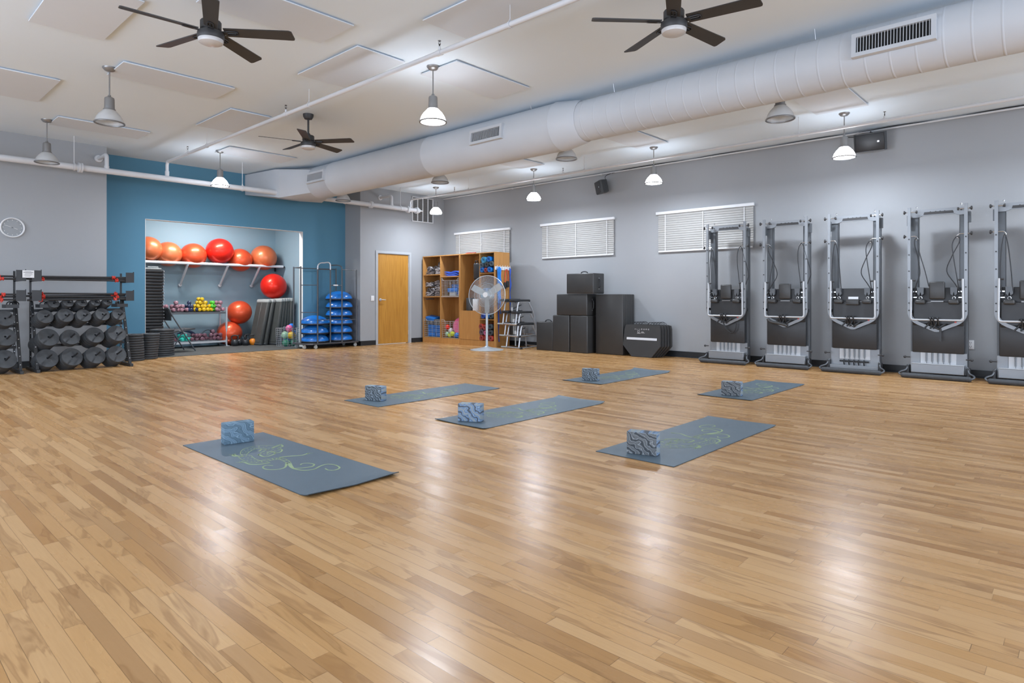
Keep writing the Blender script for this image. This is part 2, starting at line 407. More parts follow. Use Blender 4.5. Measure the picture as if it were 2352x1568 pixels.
# made-up window frames behind the camera, added to go with the fill lights
for i, (nm, ax) in enumerate((('window_4', 'x'), ('window_5', 'y'))):
    mb = MB()
    for k in range(6):
        if ax == 'x': y = -2.6+k*11.2/5; mb.box(-4.58, -4.52, max(-2.6, y-.03), min(8.6, y+.03), .35, 3.05)
        else: x = -2.2+k*11.2/5; mb.box(max(-2.2, x-.03), min(9, x+.03), -6.58, -6.52, .35, 3.05)
    struct(mb.obj(nm, 'satin'))

# door 1
d = bpy.data.objects.new('door_1', None); COL.objects.link(d); d.location = (8.44, YB, 0); struct(d); tag(d, 'honey-coloured wooden door in a pale grey frame beside the shelving', 'door')
B(.012, .878, .02, .062, .012, 2.068).obj('door_leaf', 'door', d)
mb = MB()
mb.box(-.055, 0, -.018, .02, 0, 2.08); mb.box(.89, .945, -.018, .02, 0, 2.08); mb.box(-.055, .945, -.018, .02, 2.08, 2.135)
mb.box(0, .012, .0, .10, 0, 2.08); mb.box(.878, .89, .0, .10, 0, 2.08); mb.box(0, .89, .0, .10, 2.068, 2.08)
mb.obj('door_frame', 'frame', d)
mb = L([(.034, 0), (.034, .012), (.028, .018), (.012, .02), (.012, .05)], 20, (0, 0, 0), 'y', mx=Matrix.Translation(V(.085, .02, 1.02)) @ Matrix.Rotation(PI, 4, 'Z'))
mb.tube([(.085, -.03, 1.02), (.10, -.034, 1.02), (.20, -.034, 1.015)], .009, 10)
mb.obj('door_handle', 'satin', d)
for z in (.25, 1.04, 1.83): C((.884, .012, z-.05), (.884, .012, z+.05), .009, 10).obj('hinge', 'satin', d)

# windows in the right wall with blinds over them
def blind(y0, y1, label):
    t = thing('window_blind', label, 'blind', (XR, (y0+y1)/2, 2.645), 0, 'blinds over the high windows'); w = (y1-y0)/2; H = .745
    mb = MB(); n = 17; p = (H-.07)/n
    for i in range(n):
        z = -.062-i*p
        P = [(-.014-.016*q-.007*math.sin(PI*q), z+p*.30-p*1.22*q) for q in (0, .25, .5, .75, 1)]
        mb.add([(x_, y_, z_) for x_, z_ in P for y_ in (-w+.012, w-.012)], [(2*q, 2*q+1, 2*q+3, 2*q+2) for q in range(4)])
    b = MB(); 
    b.v = [v.copy() for v in mb.v]; b.f = [list(f) for f in mb.f]; b.mi = list(mb.mi)
    # give every slat a real thickness
    k = len(b.v); b.v += [v+V(.0025, 0, 0) for v in mb.v]; b.f += [[k+i for i in reversed(f)] for f in mb.f]; b.mi += list(mb.mi)
    b.obj('slat_stack', 'blind', t, ang=35)
    RB(-.050, -.004, -w-.002, w+.030, -.052, 0, r=.005).obj('headrail', 'white', t)
    RB(-.042, -.014, -w+.02, w-.02, -H, -H+.022, r=.006).obj('bottom_rail', 'white', t)
    for f in (-.82, 0, .82): B(-.0435, -.0405, w*f-.006, w*f+.006, -H+.01, -.06).obj('ladder_tape', 'white', t)
    return t
for i, (a, b_) in enumerate(WIN):
    w = bpy.data.objects.new('window_%d' % (i+1), None); COL.objects.link(w); w.location = (XR, (a+b_)/2, 0); struct(w)
    tag(w, ['high window above the oak shelving', 'high window above the stack of black foam boxes', 'high window behind the upright exercise machine'][i], 'window')
    hw = (b_-a)/2-.08
    mb = MB(); mb.box(.06, .12, -hw, -hw+.04, 1.97, 2.58); mb.box(.06, .12, hw-.04, hw, 1.97, 2.58); mb.box(.06, .12, -hw, hw, 1.97, 2.01); mb.box(.06, .12, -hw, hw, 2.54, 2.58); mb.box(.06, .12, -.02, .02, 1.97, 2.58)
    mb.obj('window_frame', 'white', w)
    B(.088, .094, -hw+.04, hw-.04, 2.01, 2.54).obj('pane', 'glass', w)
    blind(a, b_, ['white slatted blind above the oak shelving', 'white slatted blind above the stack of black foam boxes', 'white slatted blind partly behind the leftmost upright exercise machine'][i])

# ------------------------------------------------------------------ ceiling: panels, duct, pipes
PAN = [(1.20, 1.78, 5.80, 6.96), (1.20, 1.78, 8.61, 9.76), (2.08, 3.24, 7.43, 8.01), (2.11, 3.25, 10.34, 10.90), (2.07, 3.22, 4.92, 5.49),
       (3.50, 4.08, 5.29, 6.45), (4.42, 5.58, 4.87, 5.46), (3.55, 4.12, 8.27, 9.43), (4.43, 5.62, 10.37, 10.95), (3.57, 4.15, 3.22, 4.38),
       (7.86, 9.02, 2.13, 2.76), (7.88, 9.05, 4.98, 5.56), (7.84, 8.98, 7.48, 8.06)]
PL = ['at the top left behind the left ceiling fan blade', 'cut by the left edge of the photo', 'beside the large unlit pendant lamp', 'beside the small unlit pendant lamp at the far left',
      'above the right blades of the left ceiling fan', 'right of the left ceiling fan, beside the white ceiling pipe', 'beside the brightly lit pendant lamp at the top centre', 'above the white pipe bend left of the small ceiling fan',
      'beside the lit pendant lamp over the blue wall', 'at the top centre left of the ceiling pipe', 'right of the duct above the rightmost lit lamp', 'right of the duct above the third lit lamp in the row', 'right of the duct near the far lit lamps']
for (x0, x1, y0, y1), l in zip(PAN, PL):
    tag(RB(x0, x1, y0, y1, CE-.024, CE-.012, r=.003, seg=1).box(x0+.03, x1-.03, y0+.03, y1-.03, CE-.013, CE).obj('acoustic_panel', 'panel'), 'flat off-white ceiling panel '+l, 'ceiling panel', 'flat panels on the ceiling')

# round air duct
t = thing('air_duct', 'large round white air duct running along the ceiling', 'duct', (6.31, 0, 3.24))
def ring(r, y, n=40): return [V(r*math.cos(2*PI*i/n+PI/4), y, r*math.sin(2*PI*i/n+PI/4)) for i in range(n)]
def loft(mb, rings):
    n = len(rings[0])
    for a, b in zip(rings, rings[1:]):
        mb.add(a+b, [(i, (i+1) % n, n+(i+1) % n, n+i) for i in range(n)])
    return mb
mb = MB(); ys = []; y = -6.5; r0 = .244; rr = []
while y < 4.62:
    rr += [ring(r0, y), ring(r0, y+.004), ring(r0, y+.17), ring(r0, y+.174), ring(r0+.0014, y+.176), ring(r0+.0014, y+.188)]; y += .19
loft(mb, rr+[ring(r0, 4.66)]).obj('spiral_section', 'duct', t, ang=60)
loft(MB(), [ring(.247, 4.60), ring(.262, 4.63), ring(.305, 4.93), ring(.310, 4.96), ring(.303, 4.965)]).obj('reducer', 'duct', t, ang=25)
loft(MB(), [ring(.302, 4.93), ring(.302, 7.4), ring(.306, 7.41), ring(.306, 7.44), ring(.302, 7.45), ring(.302, 10.1), ring(.306, 10.11), ring(.306, 10.14), ring(.302, 10.15), ring(.302, 10.75)]).obj('smooth_section', 'duct', t, ang=60)
def rect(x0, x1, z0, z1, y, n=40):
    out = []; c = [(x1, z1), (x0, z1), (x0, z0), (x1, z0)]; q = n//4
    for s_ in range(4):
        a, b = c[s_], c[(s_+1) % 4]
        for i in range(q): f = i/q; out.append(V(a[0]+(b[0]-a[0])*f, y, a[1]+(b[1]-a[1])*f))
    return out
loft(MB(), [ring(.302, 10.75), rect(-.50, .40, -.27, .27, 11.40)]).obj('square_transition', 'duct', t, ang=20)
mb = loft(MB(), [rect(-.50, .40, -.27, .27, 11.40), rect(-.53, .45, -.25, .28, 11.52), rect(-.64, .55, -.11, .29, 12.54)]); mb.add(rect(-.64, .55, -.11, .29, 12.54), [tuple(range(40))])
mb.obj('plenum_box', 'duct', t, ang=20)
def vent(yc, ln, ht, ang, r, nsl, name='vent_grille'):
    # sits on the curved skin facing the room, ang is elevation below horizontal on the -x side
    mx = Matrix.Rotation(R(ang), 4, 'Y')
    mb = MB(); mb.m = 0
    x = -r-.030; fw = .035
    mb.box(x-.006, x+.045, yc-ln/2-fw, yc-ln/2, -ht/2-fw, ht/2+fw, mx); mb.box(x-.006, x+.045, yc+ln/2, yc+ln/2+fw, -ht/2-fw, ht/2+fw, mx)
    mb.box(x-.006, x+.045, yc-ln/2, yc+ln/2, ht/2, ht/2+fw, mx); mb.box(x-.006, x+.045, yc-ln/2, yc+ln/2, -ht/2-fw, -ht/2, mx)
    mb.m = 1; mb.box(x+.024, x+.03, yc-ln/2, yc+ln/2, -ht/2, ht/2, mx); mb.m = 0
    for i in range(nsl): yy = yc-ln/2+ln*(i+.5)/nsl; mb.box(x+.004, x+.014, yy-.0022, yy+.0022, -ht/2, ht/2, mx)
    mb.obj(name, ['duct', 'grille_dark'], t)
vent(1.25, .55, .135, 4, .244, 24); vent(6.02, .54, .125, 4, .302, 24); vent(10.40, .52, .125, 4, .302, 24)
for y, r in ((1.9, .25), (5.35, .305), (8.4, .305), (4.1, .25)):
    for s_ in (-1, 1): T([(s_*r*.5, y, r*.87), (s_*(r*.5+.02), y, CE-3.24)], .003, 6).obj('hanger', 'satin', t)

# fire main crossing in front of the blue wall
PY, PZ = 11.5, 3.075
t = thing('fire_main_pipe', 'thick white fire main pipe crossing in front of the blue wall', 'pipe', (0, PY, PZ))
C((-4.4, 0, 0), (9.28, 0, 0), .047, 24).obj('main_run', 'pipe', t)
for x in (2.63, 7.95, 8.95, 9.2): L([(.05, -.03), (.075, -.028), (.075, -.006), (.066, 0), (.075, .006), (.075, .028), (.05, .03)], 20, (x, 0, 0), 'x').obj('coupling', 'pipe', t)
C((9.28, 0, 0), (9.36, 0, 0), .018, 12).obj('end_plug', 'pipe', t)
for x in (2.985, 8.50):
    mb = T([(x, 0, .03), (x, 0, .2)]+[(x, .06-.06*math.cos(R(a)), .2+.06*math.sin(R(a))) for a in range(15, 91, 15)]+[(x, YB-PY-.03, .26)], .03, 16)
    mb.lathe([(.032, -.05), (.036, -.05), (.036, 0), (.032, 0)], 16, (x, 0, .08)); mb.obj('wall_branch', 'pipe', t)
    L([(.03, 0), (.055, .004), (.06, .02), (.06, .03)], 20, (x, YB-PY-.03, .26), 'y').obj('flange', 'pipe', t)
for x in (2.55, 5.15, 7.3, 8.74):
    mb = C((x, 0, .05), (x, 0, CE-PZ), .006, 8); mb.lathe([(.05, -.012), (.056, -.012), (.056, .012), (.05, .012)], 20, (x, 0, 0), 'x', closed=True); mb.tube([(x, -.02, .05), (x, 0, .09), (x, .02, .05)], .005, 6); mb.obj('hanger_rod', 'pipe', t)
# branch lines along the ceiling
def branch(x, z, y0, y1, r, label, hang, heads, name='sprinkler_pipe'):
    t = thing(name, label, 'pipe', (x, 0, z), 0, 'sprinkler lines under the ceiling')
    C((0, y0, 0), (0, y1, 0), r, 20).obj('pipe_run', 'pipe', t)
    mb = T([(0, y1-.02, 0), (0, y1+.02, -.005), (0, PY, -.05), (0, PY, -(z-PZ)+.04)], r*1.0, 16); mb.lathe([(r*1.25, -.05), (r*1.35, -.045), (r*1.35, .02), (r*1.2, .03)], 16, (0, PY, -(z-PZ)+.10)); mb.obj('drop', 'pipe', t)
    for y in hang:
        mb = C((0, y, r), (0, y, CE-z), .003, 6); mb.lathe([(r+.002, -.008), (r+.006, -.008), (r+.006, .008), (r+.002, .008)], 16, (0, y, 0), 'y', closed=True); mb.tube([(-.015, y, r), (0, y, r+.03), (.015, y, r)], .003, 6); mb.obj('hanger', 'pipe', t)
    for y in heads:
        mb = C((0, y, r-.005), (0, y, r+.035), .012, 10); mb.lathe([(r+.001, -.03), (r+.005, -.03), (r+.005, .03), (r+.001, .03)], 16, (0, y, 0), 'y', closed=True); h = mb.obj('head_fitting', 'pipe', t)
        mb = C((0, y, r+.035), (0, y, r+.06), .006, 8); mb.cyl((0, y, r+.085), (0, y, r+.089), .015, 12); mb.tube([(-.01, y, r+.05), (-.012, y, r+.07), (0, y, r+.085)], .002, 5); mb.tube([(.01, y, r+.05), (.012, y, r+.07), (0, y, r+.085)], .002, 5); mb.obj('sprinkler_head', 'fan_black', h)
branch(3.87, 3.36, -6.4, 11.45, .024, 'white sprinkler pipe running diagonally across the ceiling past the small ceiling fan', (9.85, 6.86, 3.6), (10.6, 7.42+.0, 4.5, 1.5))
branch(9.02, 3.303, -6.4, 11.45, .021, 'white sprinkler pipe running close beside the long right wall', (9.57, 6.61, 2.99), (10.0, 7.0+.08, 1.85+.1), )
t = thing('conduit', 'thin silver conduit along the top of the right wall', 'conduit', (XR-.03, 0, 3.515))
C((0, -6.4, 0), (0, YB-.02, 0), .014, 10).obj('tube', 'pipe', t)
for y in (9.6, 7.2, 4.9, 2.6, .6): B(-.006, .03, y-.012, y+.012, -.018, .018).obj('clip', 'pipe', t)
pts = [(10.39, 6.95, 3.50), (10.385, 6.6, 3.53), (10.39, 5.9, 3.535), (10.385, 5.3, 3.52), (10.39, 4.7, 3.535), (10.385, 3.9, 3.52), (10.39, 3.2, 3.536), (10.385, 2.6, 3.52), (10.38, 2.1, 3.535), (10.39, 1.5, 3.52), (10.385, .9, 3.537), (10.385, .4, 3.53), (10.38, -1, 3.53)]
tag(T(smooth(pts), .007, 8).obj('speaker_cable', 'black'), 'thin black cable draped along the conduit at the top of the right wall', 'cable')
mb = T(smooth([(10.36, 7.05, 3.33), (10.33, 7.06, 3.44), (10.385, 6.97, 3.50)]), .006, 8)
tag(mb.obj('speaker_cable', 'black'), 'short black cable rising from the smaller wall speaker to the conduit', 'cable')
tag(T(smooth([(10.36, 2.5, 3.40), (10.3, 2.62, 3.44), (10.33, 2.75, 3.47), (10.385, 2.78, 3.52)]), .006, 8).obj('speaker_cable', 'black'), 'short black cable rising from the larger wall speaker to the conduit', 'cable')

# ------------------------------------------------------------------ pendant lamps
def make_lamp(lit):
    t = thing('pendant_lamp', 'x', 'lamp', (0, 0, CE), 0, 'pendant lamps hanging from the ceiling')
    L([(.068, 0), (.066, -.012), (.045, -.035), (.012, -.045), (.0001, -.046)], 24).obj('canopy', 'lampmetal', t)
    C((0, 0, -.04), (0, 0, -.315), .007, 10).obj('rod', 'lampmetal', t)
    L([(.0001, -.295), (.014, -.297), (.018, -.315), (.030, -.318), (.045, -.328), (.048, -.345), (.050, -.445), (.058, -.447), (.060, -.457), (.056, -.462)], 28).obj('socket_housing', 'lampmetal', t)
    pr = [(.050, -.455), (.060, -.462), (.075, -.478), (.100, -.505), (.122, -.54), (.134, -.575), (.138, -.592)]
    mb = MB(); n = 72; vs = []; k = len(pr)
    for q, (r, z) in enumerate(pr):
        for i in range(n):
            rr = r*(1+(.010 if i % 2 else -.010)*(1 if 0 < q < k-1 else .3)); a = 2*PI*i/n; vs.append(V(rr*math.cos(a), rr*math.sin(a), z))
    fs = [(i*n+j, i*n+(j+1) % n, (i+1)*n+(j+1) % n, (i+1)*n+j) for i in range(k-1) for j in range(n)]
    m = len(vs); vs2 = [v+V(-v.x*.035, -v.y*.035, -.001) for v in vs]
    mb.add(vs+vs2, fs+[tuple(m+i for i in reversed(f)) for f in fs])
    mb.obj('shade', 'shade_on' if lit else 'shade_off', t, ang=60)
    L([(.136, -.588), (.146, -.590), (.149, -.597), (.146, -.604), (.132, -.603), (.130, -.597)], 40, closed=True).obj('rim', 'lampmetal', t)
    if lit:
        MB().sphere((0, 0, -.53), .045, 16, 1.2).obj('bulb', 'bulb', t)
        l = bpy.data.lights.new('lamp_light', 'AREA'); l.shape = 'DISK'; l.size = .23; l.energy = LAMP_W; l.color = (.90, .98, 1.10)
        o = bpy.data.objects.new('lamp_light', l); COL.objects.link(o); o.parent = t; o.location = (0, 0, -.606)
    return t
lampU = make_lamp(False); lampL = make_lamp(True)
U = [((2.06, 10.73), 'small unlit grey pendant lamp at the far left in front of the white pipe'), ((2.05, 7.80), 'large unlit grey pendant lamp below the left ceiling fan'),
     ((6.80, 2.44), 'nearest unlit pendant lamp half hidden by the duct, left of the rightmost lit lamp'), ((6.79, 5.27), 'unlit pendant lamp peeking out under the duct below its collar'),
     ((6.79, 7.88), 'unlit pendant lamp peeking out under the duct above the door'), ((6.79, 10.75), 'farthest unlit pendant lamp under the duct, in front of the white pipe')]
Lt = [((4.39, 5.21), 'brightest lit pendant lamp at the top centre of the photo'), ((4.48, 10.85), 'lit pendant lamp hanging in front of the blue wall'),
      ((9.27, 10.90), 'small lit pendant lamp in the far corner above the shelving'), ((9.23, 7.96), 'lit pendant lamp left of the smaller wall speaker'),
      ((9.23, 5.35), 'lit pendant lamp right of the smaller wall speaker'), ((9.26, 2.48), 'lit pendant lamp beside the larger wall speaker')]
for src, LS in ((lampU, U), (lampL, Lt)):
    for i, (p, l) in enumerate(LS):
        if i == 0: src.location = (*p, CE); src['label'] = l
        else: dup(src, (*p, CE), 0, l)
# extra lit pendants out of view, added for more light in the room
for x, y in ((4.4, -3.2), (9.26, -.4), (9.26, -3.2), (-.4, 7.8), (-.4, 10.8), (-2.8, 5.2)):
    dup(lampL, (x, y, CE), 0, 'added lit pendant lamp outside the frame behind the camera', 'added pendant lamps behind the camera')

# ------------------------------------------------------------------ ceiling fans
def make_fan():
    t = thing('ceiling_fan', 'x', 'ceiling fan', (0, 0, CE), 0, 'black ceiling fans')
    L([(.07, 0), (.068, -.03), (.05, -.065), (.03, -.07), (.0001, -.071)], 28).obj('canopy', 'fan_black', t)
    C((0, 0, -.06), (0, 0, -.30), .013, 14).obj('downrod', 'fan_black', t)
    mb = L([(.0001, -.255), (.022, -.257), (.03, -.275), (.03, -.285), (.072, -.289), (.078, -.297), (.078, -.355), (.07, -.365), (.07, -.375)], 32)
    mb.obj('motor_housing', 'fan_black', t)
    L([(.07, -.375), (.095, -.380), (.099, -.39), (.099, -.425), (.094, -.435), (.0001, -.435)], 36).obj('light_ring', 'fan_black', t)
    L([(.093, -.428), (.094, -.445), (.088, -.462), (.06, -.474), (.0001, -.478)], 36).obj('light_dome', 'dome', t)
    for k in range(5):
        mx = Matrix.Rotation(R(72*k), 4, 'Z') @ Matrix.Translation(V(0, 0, -.372)) @ Matrix.Rotation(R(-13), 4, 'X')
        x0, x1, w0, w1, th = .105, .635, .050, .060, .0035
        poly = [(x0, -w0), (x1-.03, -w1), (x1-.01, -w1+.012), (x1, w1-.02), (x1-.006, w1-.004), (x1-.02, w1), (x0, w0)]
        b = MB().prism(poly, -th, th, lambda a, c, z: mx @ V(a, c, z)).obj('blade', 'fan_black', t)
        m2 = Matrix.Rotation(R(72*k), 4, 'Z') @ Matrix.Translation(V(0, 0, -.372)) @ Matrix.Rotation(R(-13), 4, 'X')
        mb = MB(); mb.rbox(.06, .13, -.022, .022, -.012, -.003, r=.003, seg=1, mx=m2)
        mb.tube([m2 @ V(.12+.085*a, .022*s_, -.008) for a, s_ in ((0, -1), (.8, -1), (1, -.6), (1, .6), (.8, 1), (0, 1))], .004, 6)
        mb.tube([m2 @ V(.12, 0, -.008), m2 @ V(.195, 0, -.008)], .004, 6)
        mb.obj('blade_bracket', 'black', b)
    return t
fan = make_fan(); fan.location = (2.05, 5.14, CE); fan.rotation_euler = (0, 0, R(32)); fan['label'] = 'black five-blade ceiling fan at the top left of the photo'
dup(fan, (4.37, 2.36, CE), -8, 'black five-blade ceiling fan at the top right beside the big duct vent')
dup(fan, (4.40, 7.82, CE), 17, 'smallest-looking black ceiling fan, hanging fully in view left of the duct')

# ------------------------------------------------------------------ on the walls
def speaker(loc, s, yaw, pitch, label):
    t = thing('wall_speaker', label, 'speaker', loc, 0, None)
    mx = Matrix.Rotation(R(yaw), 4, 'Z') @ Matrix.Rotation(R(pitch), 4, 'Y')
    w, h, d = s
    poly = [(-w/2, 0), (-w/2+.03, .035), (w/2-.03, .035), (w/2, 0), (w/2-.09, -d), (-w/2+.09, -d)]
    MB().prism(poly, -h/2, h/2, lambda a, b, z: mx @ V(-b-.02, a, z)).xf(Matrix.Identity(4)).obj('cabinet', 'plastic_box', t)
    RB(-.062, -.050, -w/2+.025, w/2-.025, -h/2+.01, h/2-.01, r=.01, mx=mx).obj('front_grille', 'black', t)
    B(-.066, -.061, -w/2+.09, -w/2+.115, -.01, .012, mx=mx).obj('badge', 'satin', t)
    mb = RB(.04, XR-loc[0], -.03, .03, -.05, .05, r=.004); mb.tube([(XR-loc[0]-.01, -.0, .03), (XR-loc[0]-.05, 0, h/2+.02), (0, 0, h/2+.015)], .012, 8)
    mb.obj('wall_bracket', 'black', t)
    return t
speaker((10.20, 7.08, 3.22), (.36, .24, .14), -38, -12, 'smaller black wall speaker turned aside above the middle blind')
speaker((10.22, 2.39, 3.32), (.42, .26, .14), 4, -14, 'larger black wall speaker above the upright exercise machines')
t = thing('wall_clock', 'round wall clock with a grey face and white rim above the weight rack', 'clock', (1.867, YB, 2.122))
L([(.128, -.004), (.132, -.03), (.142, -.038), (.150, -.03), (.150, -.0)], 48, (0, 0, 0), 'y').obj('rim', 'white', t)
C((0, -.003, 0), (0, -.018, 0), .130, 48).obj('face', 'clockface', t)
mb = MB()
for i in range(12):
    a = 2*PI*i/12; mb.box(-.004, .004, -.0205, -.018, .104, .118, Matrix.Rotation(a, 4, 'Y'))
mb.obj('hour_marks', 'sign_white', t)
for nm, a, l_, w_ in (('hour_hand', 109, .065, .0035), ('minute_hand', -71, .105, .0028)): B(-w_, w_, -.024, -.0215, -.012, l_, mx=Matrix.Rotation(R(a), 4, 'Y')).obj(nm, 'sign_white', t)
# return grille by the corner
t = thing('return_grille', 'tall four-column wall grille high in the corner', 'vent', (9.73, YB, 3.18))
B(-.31, .31, -.006, 0, -.285, .285).obj('backing', 'grille_dark', t)
mb = MB()
for x in (-.315, -.158, 0, .158, .315): mb.box(x-.012, x+.012, -.03, -.004, -.29, .29)
mb.box(-.327, .327, -.03, -.004, .28, .30); mb.box(-.327, .327, -.03, -.004, -.30, -.28); mb.obj('frame', 'pipe', t)
mb = MB()
for i in range(24): z = -.275+i*.024; mb.box(-.31, .31, -.018, -.008, z-.009, z+.009)
mb.obj('louvres', 'lampmetal', t)
t = thing('light_switch', 'white light switch left of the wooden door', 'switch', (8.30, YB, 1.05))
RB(-.04, .04, -.012, 0, -.06, .06, r=.004).obj('plate', 'white', t); B(-.012, .012, -.016, -.011, -.025, .025).obj('rocker', 'white', t)
t = thing('wall_outlet', 'white wall outlet between the two rightmost exercise machines', 'outlet', (XR, 1.235, .44))
RB(-.008, 0, -.04, .04, -.06, .06, r=.003).obj('plate', 'white', t)
mb = MB()
for z in (-.025, .025):
    mb.box(-.0095, -.0078, -.012, -.008, z-.005, z+.01); mb.box(-.0095, -.0078, .008, .012, z-.005, z+.01); mb.box(-.0095, -.0078, -.003, .003, z-.018, z-.012)
mb.obj('socket_slots', 'ink', t)

# ------------------------------------------------------------------ yoga mats and blocks
LZ = {'body': [(0.71, -0.047), (0.647, 0.026), (0.608, 0.089), (0.493, 0.072), (0.461, 0.014), (0.497, -0.053), (0.593, -0.118), (0.714, -0.152), (0.823, -0.156), (0.866, -0.125), (0.859, -0.071), (0.871, -0.026), (0.907, -.005), (1.01, -0.017), (1.122, -0.055), (1.195, -0.068), (1.265, -0.045), (1.286, 0.011), (1.251, 0.073), (1.24, 0.129), (1.295, 0.154), (1.373, 0.138), (1.399, 0.09), (1.367, 0.061), (1.321, 0.068)],
 'a': [(0.647, -0.142), (0.617, -0.17), (0.557, -0.17), (0.576, -0.189), (0.618, -0.183)], 'b': [(0.93, -0.10), (0.926, -0.165), (0.877, -0.207), (0.8, -0.211), (0.791, -0.227)], 'c': [(0.851, 0.003), (0.87, 0.064), (0.91, 0.137), (0.884, 0.196)],
 'd': [(0.57, 0.094), (0.533, 0.142), (0.525, 0.184), (0.576, 0.169), (0.59, 0.132)], 'e': [(1.022, -0.034), (1.11, -0.089), (1.126, -0.137), (1.095, -0.181), (1.046, -0.195), (0.996, -0.178), (0.981, -0.144), (1.02, -0.124)],
 'f': [(1.173, -0.069), (1.208, -0.02), (1.218, 0.036), (1.179, 0.072), (1.128, 0.059), (1.111, 0.026), (1.131, 0.005)], 'g': [(0.663, -0.053), (0.759, -0.057), (0.763, -0.017), (0.722, 0.039), (0.648, 0.047), (0.68, 0.0)],
 'h': [(0.717, 0.035), (0.721, 0.076), (0.664, 0.12), (0.629, 0.108)], 'i': [(0.587, -0.009), (0.546, 0.032), (0.558, 0.063)]}
def ribbon(mb, pts, w, z, hollow=False):
    P = smooth([(a, b, z) for a, b in pts], 6); n = len(P)
    Ls, Rs = [], []
    for i, p in enumerate(P):
        d = (P[min(n-1, i+1)]-P[max(0, i-1)]); d = d.normalized() if d.length else V(1, 0, 0); q = V(-d.y, d.x, 0)
        ww = w(i/(n-1)); Ls.append(p+q*ww); Rs.append(p-q*ww)
    if not hollow: mb.add(Ls+Rs, [(i, i+1, n+i+1, n+i) for i in range(n-1)])
    else:
        e = .0055
        for S_ in (Ls, Rs):
            I = [a+(b-a).normalized()*e if (b-a).length > 1e-6 else a for a, b in zip(S_, P)]
            mb.add(S_+I, [(i, i+1, n+i+1, n+i) for i in range(n-1)])
        for i in range(3, n-3, 3):   # scale spots
            for f in (-.5, .15, .7):
                c = P[i]+(Ls[i]-P[i])*f; 
                if (Ls[i]-P[i]).length < .014 and f != .15: continue
                mb.add([c+V(.0075*math.cos(2*PI*k/7+i), .0055*math.sin(2*PI*k/7+i), 0) for k in range(7)], [tuple(range(7))])
    return mb
def mat_mesh(l, w, curlA, curlB):
    """mat lying along local x (block end at x=0), its two short ends slightly curled"""
    mb = MB(); th = .005; rows = []
    xs = [0, .02, .045, .09, .16, .3]+[.3+(l-.6)*i/6 for i in range(1, 7)]+[l-.16, l-.09, l-.045, l-.02, l]
    def z(x, v):
        a = max(0, 1-x/.09)**1.7*curlA*(.4+.6*abs(v)/(w/2)); b = max(0, 1-(l-x)/.09)**1.7*curlB*(.4+.6*abs(v)/(w/2)); return a+b
    vs = [-w/2, -w/4, 0, w/4, w/2]
    top = [[V(x, v, th+z(x, v)) for v in vs] for x in xs]; bot = [[V(x, v, z(x, v)+.0002) for v in vs] for x in xs]
    n = len(xs); m = len(vs); P = [p for r_ in top for p in r_]; Q = [p for r_ in bot for p in r_]
    mb.add(P, [(i*m+j, i*m+j+1, (i+1)*m+j+1, (i+1)*m+j) for i in range(n-1) for j in range(m-1)])
    mb.m = 1; mb.add(Q, [(i*m+j, i*m+j+1, (i+1)*m+j+1, (i+1)*m+j) for i in range(n-1) for j in range(m-1)])
    for i in range(n-1):
        for j in (0, m-1): mb.add([top[i][j], top[i+1][j], bot[i+1][j], bot[i][j]], [(0, 1, 2, 3)])
    for i in (0, n-1):
        for j in range(m-1): mb.add([top[i][j], top[i][j+1], bot[i][j+1], bot[i][j]], [(0, 1, 2, 3)])
    mb.m = 2; zz = th+.0006
    ribbon(mb, LZ['body'], lambda t: .052*math.sin(PI*min(1, t*3.2+.12))**.6 if t < .27 else (.036*(1-(t-.27)/.36)+.007 if t < .63 else .007*(1-.3*t)), zz, True)
    ribbon(mb, LZ['body'], lambda t: .0001 if t < .55 else .0085*(1.2-t*.6), zz+.0001)
    for k in 'abcdefghi': ribbon(mb, LZ[k], (lambda t: .010*(1-.45*t)) if k in 'abcd' else (lambda t: .0075*(1-.4*t)), zz)
    for ax, ay, dx in ((.791, -.227, -1), (.884, .196, 1), (.557, -.17, -1), (.525, .184, -1)):
        for q in (-.018, 0, .018): ribbon(mb, [(ax, ay), (ax+dx*.02, ay+q*.8), (ax+dx*.026, ay+q*1.4)], lambda t: .0035*(1-.5*t), zz)
    return mb
MATS = [((2.045, 4.87), -90, .60, 1.77, .0, .018, 'slate-blue yoga mat nearest the camera on the left with a green lizard print'),
        ((3.65, 5.46), 0, .60, 1.72, 0, .004, 'slate-blue yoga mat left of centre, farthest left of the back rows'),
        ((3.615, 3.965), 0, .60, 1.74, .008, .016, 'slate-blue yoga mat in the middle of the floor, second row'),
        ((3.637, 2.265), 0, .60, 1.74, .0, .006, 'slate-blue yoga mat at the front right with a clear green lizard print'),
        ((6.446, 4.775), 0, .60, 1.74, .006, .022, 'farthest slate-blue yoga mat, in front of the black foam boxes'),
        ((6.505, 2.93), 0, .60, 1.64, .006, .006, 'slate-blue yoga mat nearest the upright exercise machines')]
for (x, y), rz, w, l, ca, cb, lab in MATS:
    o = mat_mesh(l, w, ca, cb).obj('yoga_mat', ['mat', 'matedge', 'print'], ang=80); o.location = (x, y, 0); o.rotation_euler = (0, 0, R(rz)); tag(o, lab, 'yoga mat', 'yoga mats laid out on the floor')
BL = [((2.055, 4.668), -9, 'mb0', 'blue-grey marbled foam block standing on the nearest left mat'), ((3.868, 5.51), -73, 'mb1', 'dark marbled foam block standing on the mat left of centre'),
      ((3.79, 3.99), -67, 'mb2', 'grey and cream streaked foam block standing on the middle mat'), ((3.80, 2.283), -75, 'mb3', 'charcoal marbled foam block standing on the front right mat'),
      ((6.688, 4.795), -73, 'mb1', 'pale striped foam block standing on the farthest mat'), ((6.715, 2.925), -81, 'mb3', 'black and white swirled foam block on the mat nearest the machines')]
